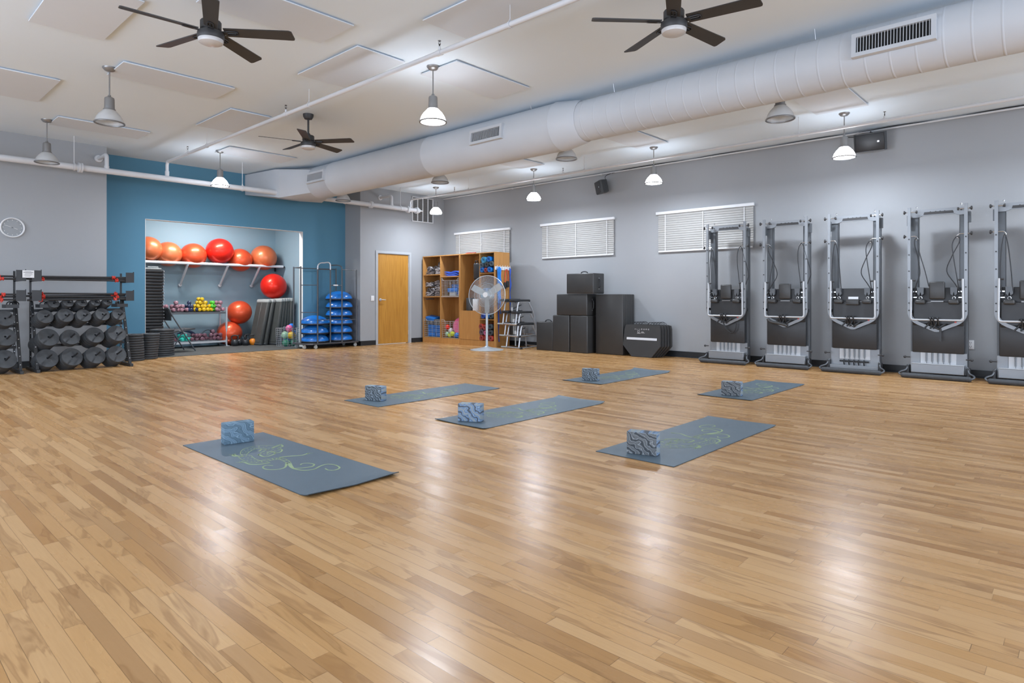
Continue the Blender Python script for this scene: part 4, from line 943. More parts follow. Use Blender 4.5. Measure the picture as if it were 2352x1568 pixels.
# ------------------------------------------------------------------ oak shelving against the right wall, its contents
SX0, SX1 = 9.68, 10.15; TOP = 2.053
def cabinet(y0, y1, ydiv, shelvesL, shelvesR, label, panel=None):
    """y1 is the far (left) end; L = left bay as seen from the room"""
    t = thing('shelf_cabinet', label, 'shelving', ((SX0+SX1)/2, (y0+y1)/2, 0), 0, 'oak shelving units')
    cx, cy = (SX0+SX1)/2, (y0+y1)/2; X0, X1 = SX0-cx, SX1-cx; th = .02
    A, Bq, D = y1-cy, y0-cy, ydiv-cy
    B(X0, X1, A-th, A, 0, TOP).obj('side_panel', 'cab', t); B(X0, X1, Bq, Bq+th, 0, TOP).obj('side_panel', 'cab', t)
    B(X0+.003, X1-.012, D-th/2, D+th/2, .13, TOP-th).obj('divider', 'cab', t)
    B(X0, X1, Bq+th, A-th, TOP-th, TOP).obj('top', 'cab', t)
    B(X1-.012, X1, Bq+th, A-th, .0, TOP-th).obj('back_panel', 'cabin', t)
    mb = B(X0+.004, X0+.024, Bq+th, A-th, 0, .11); mb.box(X0+.004, X1-.012, Bq+th, A-th, .11, .13); mb.obj('plinth', 'cab', t)
    for z in shelvesL: B(X0+.006, X1-.012, D+th/2, A-th, z-th, z).obj('shelf', 'cab', t)
    for z in shelvesR: B(X0+.006, X1-.012, Bq+th, D-th/2, z-th, z).obj('shelf', 'cab', t)
    if panel: B(X0+.001, X0+.019, D+th/2, A-th, .135, panel).obj('front_panel', 'cab', t)
    return t
cabinet(10.565, 11.87, 11.23, (1.615, 1.10), (1.56,), 'oak shelving unit nearest the door, holding blankets and wire baskets')
cabinet(9.456, 10.56, 9.92, (.775,), (1.61, 1.05, .60), 'oak shelving unit behind the pedestal fan, holding rolled mats', panel=.765)
SF = SX0+.02
# rolled and folded blankets
def roll(y, z, r, ln, m, lab, x=SF+.03, sq=.8, group='rolled blankets on the left shelves'):
    mb = MB(); n = 26; pts = []
    for i in range(n*3):
        a = 2*PI*i/n; rr = r*(.25+.75*i/(n*3)); pts.append((rr*math.cos(a), rr*math.sin(a)*sq))
    w = r*.10
    o_ = [(p[0]*(1+w/r*.9), p[1]*(1+w/r*.9)) for p in pts]
    k = len(pts); vs = [V(q, a, b) for q in (0, ln) for a, b in pts]+[V(q, a, b) for q in (0, ln) for a, b in o_]
    fs = []
    for i in range(k-1):
        fs += [(i, i+1, k+i+1, k+i), (2*k+i, 2*k+i+1, 3*k+i+1, 3*k+i), (i, i+1, 2*k+i+1, 2*k+i), (k+i, k+i+1, 3*k+i+1, 3*k+i)]
    mb.add(vs, fs); mb.lathe([(.0001, .01), (r*.93, .01), (r*.93, ln-.01), (.0001, ln-.01)], 20, (0, 0, 0), 'x', mx=Matrix.Scale(sq, 4, V(0, 0, 1)))
    o = mb.obj('rolled_blanket', m, ang=50); o.location = (x, y, z); o.rotation_euler = (R(random.uniform(-40, 40)), 0, 0); tag(o, lab, 'blanket', group); return o
def fold(y, z, w, h, m, lab, x=SF+.02, ln=.34, name='folded_blanket', group='folded blankets on the left shelves', wob=.012):
    mb = MB(); n = 14; layers = 3; hh = h/layers
    for q in range(layers):
        top, bot = [], []
        for i in range(n+1):
            yy = -w/2+w*i/n; e = 1-(abs(2*i/n-1))**4*.5; wv = wob*math.sin(i*.62+q*.9+y*9)
            top.append((yy, q*hh+hh*.94*e+wv)); bot.append((yy, q*hh+hh*.5*(1-e)+wv*(q > 0)))
        mb.prism(bot+top[::-1], random.uniform(0, .02), ln, lambda a, b, t_: V(t_, a, max(0, b)))
    o = mb.obj(name, m, ang=60); o.location = (x, y, z); tag(o, lab, 'blanket', group); return o
fold(11.66, 1.617, .30, .07, 'cloth2', 'flat grey folded blanket at the bottom of the top left shelf', wob=.005); fold(11.36, 1.617, .20, .15, 'cloth', 'striped folded blanket at the right of the top left shelf')
roll(11.70, 1.755, .075, .3, 'cloth', 'white and black rolled blanket on the top left shelf'); roll(11.52, 1.77, .07, .3, 'cloth2', 'dark rolled blanket in the middle of the top left shelf', x=SF+.08); roll(11.33, 1.855, .085, .3, 'cloth2', 'dark grey rolled blanket on top at the right of the top left shelf', x=SF+.06)
fold(11.68, 1.10, .26, .10, 'cloth', 'black and white folded blanket at the bottom of the second left shelf'); fold(11.37, 1.10, .24, .17, 'cloth2', 'dark grey folded blankets low at the right of the second left shelf')
roll(11.58, 1.245, .075, .3, 'cloth', 'white patterned rolled blanket in the second left shelf'); fold(11.38, 1.275, .24, .08, 'cloth', 'striped folded blanket midway up the second left shelf'); fold(11.69, 1.33, .26, .10, 'cloth', 'grey and white folded blanket high in the second left shelf'); fold(11.38, 1.37, .25, .10, 'cloth2', 'dark folded blanket on top in the second left shelf')
roll(11.72, 1.255, .06, .3, 'cloth2', 'dark rolled blanket at the left of the second left shelf')
fold(10.90, 1.562, .50, .11, 'bandnavy', 'bright blue folded cloth on the upper right shelf of the unit nearest the door', name='folded_cloth', group='cloths', wob=.016)
o = T(smooth([(SF+.02, 11.80, 1.035), (SF+.02, 11.74, 1.03), (SF+.02, 11.66, 1.04), (SF+.03, 11.52, 1.035)]), .012, 8).obj('hook_strap', 'black'); tag(o, 'short black strap hanging under the second left shelf', 'strap')
# wire baskets on the shelves
basket(.60, .36, .385, label='silver wire basket of blue blocks at the bottom of the left bay', loc=(SX0+.19, 11.535, .135), rz=-90, rows=8)
basket(.58, .36, .385, label='silver wire basket of small balls at the bottom of the second bay', loc=(SX0+.19, 10.90, .135), rz=-90, rows=8)
basket(.58, .36, .36, label='silver wire basket with blue gear hanging high in the second bay', loc=(SX0+.19, 10.90, 1.105), rz=-90, rows=10, ears=True)
tag(B(SX0+.01, SX1-.02, 10.60, 11.21, 1.080, 1.102).obj('basket_runner', 'wire'), 'wire runner carrying the upper basket in the second bay', 'runner')
def brick(loc, rz, m, lab, s=(.23, .15, .09), rot=None, group='foam blocks in the lower left basket', name='foam_block'):
    o = RB(-s[0]/2, s[0]/2, -s[1]/2, s[1]/2, -s[2]/2, s[2]/2, r=.008).obj(name, m); o.location = loc; o.rotation_euler = rot or (0, 0, R(rz)); tag(o, lab, 'foam block', group)
k = 0
for z in (.19, .285, .38):
    for y in (11.66, 11.40):
        k += 1; brick((SX0+.17, y+random.uniform(-.01, .01), z), 90+random.uniform(-7, 7), 'bandblue', 'blue foam block in the lower left basket, %s layer, %s' % (['bottom', 'middle', 'top'][(k-1)//2], 'left' if y > 11.5 else 'right'))
brick((SX0+.15, 11.70, .475), 82, 'mb3', 'grey speckled foam block in the lower left basket, left', (.25, .17, .08)); brick((SX0+.13, 11.40, .485), 92, 'mb3', 'grey speckled foam block standing in the lower left basket, right', (.26, .15, .14))
brick((SX0+.14, 11.66, .575), 100, 'bosu', 'bright blue foam block lying on top of the lower left basket', (.30, .20, .08), rot=(R(-14), R(-8), R(92)))
g = 'small balls in the lower shelf basket'
for y, z, r, m, lab in ((11.10, .38, .06, 'red', 'small red ball in the lower shelf basket'), (10.99, .30, .065, 'satin', 'small silver ball in the lower shelf basket'), (11.10, .22, .06, 'clear', 'small pale green ball in the lower shelf basket'), (10.93, .23, .06, 'lime', 'small lime ball in the lower shelf basket'),
                        (11.02, .195, .055, 'lime', 'small yellow-green ball low in the lower shelf basket'), (10.78, .20, .06, 'bandblue', 'small blue ball low at the right of the lower shelf basket')):
    sball((SX0+.12, y, z), r, m, lab, g)
o = L([(.0001, 0), (.12, 0), (.19, .02), (.21, .05), (.19, .08), (.12, .10), (.0001, .10)], 36, (0, 0, 0), 'x').obj('pink_ring', 'pinkpl'); o.location = (SX0+.16, 10.76, .40); o.rotation_euler = (0, 0, R(8)); tag(o, 'large pink ridged disc at the right of the lower shelf basket', 'disc')
o = T([(.05*math.cos(R(a)), .09*math.cos(R(a)), .10+.08*math.sin(R(a))) for a in range(0, 380, 24)], .018, 8).obj('black_handles', 'black'); o.location = (SX0+.28, 10.74, .52); tag(o, 'black looped handles behind the lower shelf basket', 'handles')
brick((SX0+.2, 10.83, 1.33), 0, 'bosu', 'blue moulded piece on top in the upper wire basket', (.18, .26, .09), group='gear in the upper basket'); brick((SX0+.18, 10.90, 1.24), 0, 'bandblue', 'blue moulded piece lower in the upper wire basket', (.2, .34, .09), group='gear in the upper basket')
brick((SX0+.2, 10.92, 1.16), 0, 'jamb', 'pale box at the bottom of the upper wire basket', (.2, .20, .10), group='gear in the upper basket'); brick((SX0+.16, 10.66, 1.17), 0, 'paper', 'white box at the right of the upper wire basket', (.16, .06, .12), group='gear in the upper basket')
brick((SX0+.22, 10.80, 1.205), 0, 'bandnavy', 'dark blue cloth pouch in the upper wire basket', (.14, .16, .12), group='gear in the upper basket')
tag(T(smooth([(9.80, 10.48, TOP+.012), (9.75, 10.35, TOP+.014), (9.78, 10.22, TOP+.012), (9.74, 10.1, TOP+.012)]), .012, 8).obj('rolled_strap', 'redfoam'), 'dull red strap lying on top of the shelving', 'strap')
# third bay
tag(L([(.0001, 0), (.095, 0), (.10, .01), (.10, .27), (.09, .285), (.0001, .285)], 28).obj('waste_bin', 'plastic_box', loc=(SX0+.16, 10.37, .777)), 'dark grey round bin on the middle shelf behind the fan', 'bin')
tag(RB(0, .25, 0, .16, 0, .26, r=.006).obj('storage_box', 'paper', loc=(SX0+.08, 10.06, .777)), 'white box beside the dark bin on the shelf', 'box')
t = thing('gym_bag', 'black bag hanging in the third bay of the shelving', 'bag', (SX0+.16, 10.06, 1.46))
RB(-.12, .12, -.115, .115, 0, .38, r=.04, seg=3).obj('body', 'vinyl_dark', t); T([(-.1, -.05, .3), (-.12, -.04, .42), (-.11, .04, .42), (-.1, .05, .3)], .010, 8).obj('strap', 'black', t); B(-.103, -.099, -.02, .0, .16, .24).obj('logo_patch', 'sign_white', t)
# rolled mats
def mroll(y, z, r, m, lab, ln=.42, x=SX0-.02, group='rolled mats in the right bay'):
    t = thing('rolled_mat', lab, 'rolled mat', (x, y, z), 0, group)
    mb = L([(r*.32, 0), (r, 0), (r, ln), (r*.32, ln)], 26, (0, 0, 0), 'x', closed=True); mb.obj('roll', m, t)
    mb = MB(); pts = [(-.0015, r*(.34+.64*i/60)*math.cos(2*PI*i/20), r*(.34+.64*i/60)*math.sin(2*PI*i/20)) for i in range(61)]
    mb.tube(pts, r*.035, 4); mb.obj('spiral_edge', 'matedge', t)
g2 = 'rolled mats on the top right shelf'
for y, z, r, m, lab in ((9.83, 1.675, .058, 'bandblue', 'bright blue rolled mat at the bottom left of the top right shelf'), (9.60, 1.675, .060, 'bandblue', 'bright blue rolled mat at the bottom right of the top right shelf'),
                        (9.715, 1.665, .048, 'redfoam', 'dark red rolled mat between the two bottom blue rolls'), (9.84, 1.775, .055, 'mat', 'grey rolled mat at the left of the top right shelf'), (9.68, 1.785, .060, 'rubber2', 'charcoal rolled mat in the middle of the top right shelf'),
                        (9.54, 1.80, .055, 'mat', 'slate rolled mat at the right of the top right shelf'), (9.78, 1.885, .070, 'bandlight', 'large light blue rolled mat on top of the pile'), (9.62, 1.90, .058, 'bandblue', 'bright blue rolled mat on top at the right of the pile')):
    mroll(y, z, r, m, lab, group=g2)
g3 = 'rolled mats at the bottom of the right bay'
for y, z, r, m, lab in ((9.84, .19, .058, 'redfoam', 'brick-red rolled mat at the bottom left behind the fan pole'), (9.70, .19, .058, 'redfoam', 'brick-red rolled mat at the bottom middle behind the fan pole'), (9.56, .19, .058, 'redfoam', 'brick-red rolled mat at the bottom right behind the fan pole'),
                        (9.84, .315, .065, 'mauve', 'dark maroon rolled mat in the second row behind the fan pole'), (9.72, .30, .052, 'pinkpl', 'pink rolled mat in the second row behind the fan pole'), (9.57, .31, .062, 'rubber2', 'grey rolled mat in the second row beside the pink one'),
                        (9.86, .44, .058, 'redfoam', 'brick-red rolled mat in the third row at the left'), (9.745, .42, .055, 'redfoam', 'brick-red rolled mat in the third row, in the middle'), (9.58, .44, .06, 'matedge', 'dark rolled mat in the third row at the right')):
    mroll(y, z, r, m, lab, group=g3)
for y, z, r, m, lab in ((9.80, .665, .055, 'bandnavy', 'deep blue rolled mat on the low shelf under the fan guard, left'), (9.67, .665, .055, 'bosu', 'blue rolled mat on the low shelf under the fan guard, middle'), (9.55, .665, .05, 'matedge', 'dark rolled mat on the low shelf under the fan guard, right'),
                        (9.80, 1.115, .06, 'bandlight', 'light blue rolled mat on the shelf behind the fan guard, left'), (9.66, 1.115, .06, 'bandlight', 'light blue rolled mat on the shelf behind the fan guard, middle'), (9.54, 1.11, .052, 'bandblue', 'blue rolled mat on the shelf behind the fan guard, right'),
                        (9.74, 1.215, .058, 'bandblue', 'blue rolled mat in the upper row behind the fan guard, left'), (9.60, 1.215, .058, 'bosu', 'deep blue rolled mat in the upper row behind the fan guard, right')):
    mroll(y, z, r, m, lab, group='rolled mats behind the fan guard')
# coat rail with straps on the end panel
YE = 9.456
t = thing('hook_rail', 'white hook rail on the end panel of the shelving', 'hook rail', (9.92, YE, 1.70))
B(-.235, .235, -.018, 0, -.035, .04).obj('board', 'white', t)
for i in range(6):
    x = -.20+i*.08; mb = T([(x, -.018, .0), (x, -.05, -.01), (x, -.06, .03)], .006, 8); mb.cyl((x, -.03, .035), (x, -.055, .06), .006, 8); mb.obj('hook', 'white', t)
def strap(x, w, z0, z1, m, lab, dx=0, name='hanging_band', y=YE-.05):
    mb = MB()
    P = smooth([(x, y, z1), (x+dx*.4, y-.012, z1-.3*(z1-z0)), (x+dx*.8, y+.004, z1-.65*(z1-z0)), (x+dx, y-.006, z0)], 6)
    n = len(P); W_ = [w*(.55+.45*math.sin(PI*min(1, .3+i/n*1.0))) for i in range(n)]
    a = [p+V(-W_[i], 0, 0) for i, p in enumerate(P)]; b = [p+V(W_[i], -.012*math.sin(i*1.1), 0) for i, p in enumerate(P)]; c = [p+V(0, .014, 0) for p in P]
    mb.add(a+b+c, [(i, i+1, n+i+1, n+i) for i in range(n-1)]+[(n+i, n+i+1, 2*n+i+1, 2*n+i) for i in range(n-1)]+[(2*n+i, 2*n+i+1, i+1, i) for i in range(n-1)]+[(0, n, 2*n), (n-1, 3*n-1, 2*n-1)])
    o = mb.obj(name, m, ang=60); tag(o, lab, 'exercise band', 'bands hanging on the hook rail'); return o
strap(9.735, .035, .95, 1.73, 'bosu', 'wide bright blue band on the first hook, nearest the fan', .01); strap(9.79, .03, .72, 1.73, 'bandblue', 'blue band on the second hook', .02); strap(9.755, .024, .12, 1.70, 'bandnavy', 'long deep blue band reaching down behind the fan pole', .03, y=YE-.025); strap(10.11, .020, .70, 1.72, 'bandnavy', 'narrow deep blue band on the last hook', .01)
t = thing('resistance_loop', 'orange-red looped cord with black handles hanging on the end panel', 'resistance band', (10.0, YE-.05, 1.68))
T(smooth([(-.04, 0, -.28), (-.045, 0, -.12), (-.02, 0, -.02), (.0, 0, 0), (.025, 0, -.02), (.05, 0, -.12), (.04, 0, -.26)], 5), .009, 8).obj('cord', 'clipred', t)
for x, z in ((-.045, -.36), (.035, -.33)): RB(x-.035, x+.03, -.02, .02, z-.06, z+.08, r=.015).obj('handle', 'black', t)
# fan on a pedestal
FX, FY = 9.12, 9.13
t = thing('pedestal_fan', 'large pedestal fan with a wire guard standing in front of the oak shelving', 'fan', (FX, FY, 0))
L([(.0001, 0), (.34, 0), (.345, .008), (.33, .014), (.12, .05), (.045, .07), (.03, .085), (.0001, .085)], 40).obj('base', 'fanwhite', t)
C((0, 0, .06), (0, 0, 1.02), .026, 18).obj('pole', 'fanwhite', t)
FM = Matrix.Translation(V(-.10, -.10, 1.12)) @ Matrix.Rotation(R(203), 4, 'Z') @ Matrix.Rotation(R(-4), 4, 'Y')   # local +x faces the room
mb = L([(.0001, -.20), (.06, -.195), (.08, -.17), (.08, -.06), (.06, -.04), (.0001, -.04)], 28, (0, 0, 0), 'x', mx=FM); mb.tube([FM @ V(-.1, 0, -.06), V(0, 0, 1.03), V(0, 0, .98)], .02, 10); mb.obj('motor', 'fanwhite', t)
for k in range(3):
    mb = MB(); rx = Matrix.Rotation(R(120*k+62), 4, 'X')
    prof = [(.05, -.038), (.12, -.062), (.22, -.074), (.355, -.070), (.36, .060), (.22, .066), (.12, .058), (.05, .034)]
    tw = R(24); mb.prism(prof, -.0015, .0015, lambda a, b, q: FM @ rx @ V(-b*math.sin(tw)+q, b*math.cos(tw), a)); mb.obj('fan_blade', 'blade', t)
L([(.0001, .035), (.045, .035), (.05, .02), (.05, -.04), (.0001, -.04)], 24, (0, 0, 0), 'x', mx=FM).obj('hub', 'fanwhite', t)
Rg = .395
for nm, x0, xb in (('front_guard', .085, .0), ('rear_guard', -.085, .0)):
    mb = MB(); n = 110
    for i in range(n):
        a = 2*PI*i/n; da = .22
        mb.tube([FM @ V(x0, .055*math.cos(a), .055*math.sin(a)), FM @ V(x0, .20*math.cos(a+da*.4), .20*math.sin(a+da*.4)), FM @ V(x0*.92, .33*math.cos(a+da*.8), .30*math.sin(a+da*.8)), FM @ V(x0*.25, Rg*math.cos(a+da), Rg*math.sin(a+da))], .0014, 4, cap=False)
    for rr in (.13, .24): mb.tube([FM @ V(x0, rr*math.cos(R(a)), rr*math.sin(R(a))) for a in range(0, 360, 9)], .0022, 5, closed=True)
    mb.obj(nm, 'fanwhite', t, ang=80)
mb = MB(); mb.tube([FM @ V(0, Rg*math.cos(R(a)), Rg*math.sin(R(a))) for a in range(0, 360, 6)], .0065, 8, closed=True); mb.obj('guard_rim', 'fanwhite', t)
mb = L([(.0001, .088), (.052, .088), (.055, .080), (.0001, .080)], 28, (0, 0, 0), 'x', mx=FM); mb.obj('badge', 'white', t)
T(smooth([(0, .02, .9), (.05, .06, .7), (.02, .05, .4), (.10, .09, .2), (.2, .18, .012), (.42, .12, .012)]), .004, 6).obj('power_cord', 'lampmetal', t)

# ------------------------------------------------------------------ stacked chrome stools
def make_stool():
    t = thing('padded_stool', 'x', 'stool', (0, 0, 0), 0, 'chrome stools stacked beside the shelving')
    for y, z in ((.02, .49), (.30, .50)):
        RB(-.02, .46, y, y+.17, z-.01, z+.048, r=.02, seg=2).obj('seat_pad', 'vinyl_dark', t)
    for y in (.04, .42):
        pts = smooth([(.02, y, .0), (.05, y, .20), (.09, y, .42), (.12, y, .485)], 4)
        T(pts, .0165, 10).obj('leg', 'satin', t)
        pts = smooth([(.62, y, .0), (.60, y, .16), (.55, y, .28), (.46, y, .42), (.40, y, .485), (.14, y, .487)], 5)
        T(pts, .0165, 10).obj('leg', 'satin', t)
    T([(0, -.04, .015), (.62, -.04+.06, .03)], .018, 10).obj('base_rail', 'chrome', t)
    T([(.0, -.04, .015), (.0, .36, .022)], .020, 10).obj('base_rail', 'chrome', t); T([(.62, .02, .03), (.62, .46, .03)], .0165, 10).obj('base_rail', 'chrome', t)
    C((0, .30, .022), (0, .55, .02), .0165, 10).obj('handle_sleeve', 'stepedge', t); C((0, .34, .022), (0, .37, .022), .0185, 12).obj('sleeve_band', 'black', t)
    L([(.0001, -.022), (.024, -.022), (.024, .022), (.0001, .022)], 14, (-.0, -.05, .015), 'y').obj('end_cap', 'black', t)
    C((.10, .22, .05), (.10, .22, .47), .014, 12).obj('centre_post', 'stepedge', t); C((.10, .22, .30), (.10, .22, .37), .022, 14).obj('post_collar', 'white', t)
    T([(.12, .22, .34), (.40, .24, .42)], .012, 10).obj('brace', 'alu_dark', t)
    return t
st = make_stool()
for i, (dx, dy, rz, w) in enumerate(((0, 0, -4, 'bottom'), (-.01, .035, -3, 'middle'), (-.02, .07, -2, 'topmost'))):
    o = st if i == 0 else dup(st, (0, 0, 0)); o.location = (9.70+dx, 8.76+dy, .003+i*.245); o.rotation_euler = (0, 0, R(rz)); o['label'] = '%s chrome-framed stool with black pads in the nested stack' % w

# ------------------------------------------------------------------ black foam boxes, mats, boards
def fbox(x0, x1, y0, y1, z0, z1, lab, handles=()):
    cx, cy = (x0+x1)/2, (y0+y1)/2
    t = thing('foam_box', lab, 'foam box', (cx, cy, z0), 0, 'black foam boxes')
    mb = RB(x0-cx, x1-cx, y0-cy, y1-cy, .001, z1-z0, r=.018, seg=3); mb.obj('cover', 'vinyl', t)
    for side, a, b in handles:
        m = MB(); h = (z1-z0)
        if side == 'end':   # handle on the -y end, upright
            m.tube(smooth([(a, y0-cy+.004, h*.28), (a, y0-cy-.03, h*.36), (a, y0-cy-.032, h*.64), (a, y0-cy+.004, h*.72)], 4), .011, 6); m.m = 1
            for z in (.24, .76): m.cyl((a, y0-cy+.002, h*z), (a, y0-cy-.004, h*z), .008, 8)
        if side == 'far': m.tube(smooth([(a, y1-cy-.004, h*.4), (a, y1-cy+.03, h*.46), (a, y1-cy+.03, h*.58), (a, y1-cy-.004, h*.62)], 4), .010, 6)
        if side == 'top': m.tube(smooth([(a, b-.085, h-.004), (a, b-.06, h+.028), (a, b, h+.04), (a, b+.06, h+.028), (a, b+.085, h-.004)], 4), .011, 6)
        m.obj('handle', ['black', 'satin'], t)
    return t
fbox(9.84, 10.20, 7.985, 8.42, 0, .575, 'lowest black foam box beside the chrome stools', [('top', -.05, .0)])
fbox(9.82, 10.17, 7.558, 7.972, 0, .722, 'left upright black foam box under the large one'); fbox(9.82, 10.17, 7.12, 7.538, 0, .722, 'right upright black foam box under the large one')
fbox(9.82, 10.17, 7.13, 7.875, .724, 1.138, 'large black foam box lying across two upright ones', [('end', 0, 0), ('far', -.05, 0)])
fbox(9.80, 10.16, 6.965, 7.61, 1.142, 1.535, 'topmost black foam box with a carry handle', [('top', 0, .02), ('end', .0, 0)])
for k in range(5):
    o = RB(-.041, .041, -.31, .31, 0, 1.13, r=.016, seg=2).obj('folded_mat', 'vinyl'); o.location = (9.945+k*.100, 6.71+k*.006, .003); o.rotation_euler = (0, R(-1.2+.3*k), R(-1)); o.rotation_euler[1] = 0
    o.location[0] = 9.985+k*.088
    tag(o, ['front black exercise mat standing upright beside the foam boxes', 'second black mat in the upright row behind the front one', 'third black mat in the upright row', 'fourth black mat in the upright row', 'rearmost black mat in the upright row'][k], 'exercise mat', 'black mats standing upright')
def board():
    t = thing('jump_board', 'x', 'board', (0, 0, 0), 0, 'black boards leaning on the wall')
    P = [(-.19, 0), (.22, 0), (.385, .20), (.365, .50), (.345, .565), (.30, .575), (-.30, .575), (-.345, .565), (-.365, .50), (-.385, .20)]
    P = [(-a, b) for a, b in P]
    MB().prism(P, 0, .032, lambda a, b, q: V(q, a, b)).obj('panel', 'vinyl', t)
    o = RB(-.0025, .004, -.31, .31, .30, .342, r=.001, seg=1); o.obj('grip_strip', 'pipe', t)
    for y in (-.18, .18):
        mb = T(smooth([(.015, y-.09, .56), (.0, y-.07, .60), (.01, y, .625), (.02, y+.06, .605), (.015, y+.09, .56)], 4), .004, 6); mb.tube(smooth([(.015, y-.06, .56), (.03, y-.01, .615), (.02, y+.05, .62), (.015, y+.075, .56)], 4), .0035, 6); mb.obj('cord_loop', 'black', t)
    return t
LET = {'A': [[(0, 0), (.5, 1), (1, 0)], [(.22, .4), (.78, .4)]], 'L': [[(0, 1), (0, 0), (1, 0)]], 'E': [[(1, 1), (0, 1), (0, 0), (1, 0)], [(0, .5), (.8, .5)]], 'G': [[(1, .8), (.7, 1), (.25, 1), (0, .7), (0, .3), (.25, 0), (.75, 0), (1, .25), (1, .5), (.6, .5)]],
       'R': [[(0, 0), (0, 1), (.8, 1), (1, .8), (.8, .5), (0, .5)], [(.5, .5), (1, 0)]], 'O': [[(.25, 0), (0, .3), (0, .7), (.25, 1), (.75, 1), (1, .7), (1, .3), (.75, 0), (.25, 0)]]}
def text_mesh(mb, s, y0, z0, w, h, gap, x, r=.0018):
    for i, ch in enumerate(s):
        for st_ in LET.get(ch, []): mb.tube([(x, y0-(i*(w+gap)+a*w), z0+b*h) for a, b in st_], r, 4)
    return mb
bd = board()
for k in range(5):
    o = bd if k == 0 else dup(bd, (0, 0, 0)); o.location = (9.89+k*.06, 6.0-k*.022, .008); o.rotation_euler = (0, R(6), 0); o['label'] = ['front black board with white lettering, leaning on the wall', 'second black board of the leaning set', 'third black board of the leaning set', 'fourth black board of the leaning set', 'rearmost black board of the leaning set'][k]
mb = text_mesh(MB(), 'ALLEGRO', .152, .485, .022, .020, .024, -.002); mb.obj('lettering', 'sign_white', bd)
mb = MB(); mb.tube([(-.002, .09, .46), (-.002, .085, .44), (-.002, .05, .44), (-.002, .045, .465), (-.002, .085, .47), (-.002, .09, .46)], .002, 4); mb.box(-.003, 0, .03, .095, .418, .427); mb.box(-.003, 0, -.06, .02, .425, .429); mb.box(-.003, 0, -.045, .015, .436, .440); mb.box(-.003, 0, -.035, .01, .446, .450); mb.obj('emblem', 'sign_white', bd)

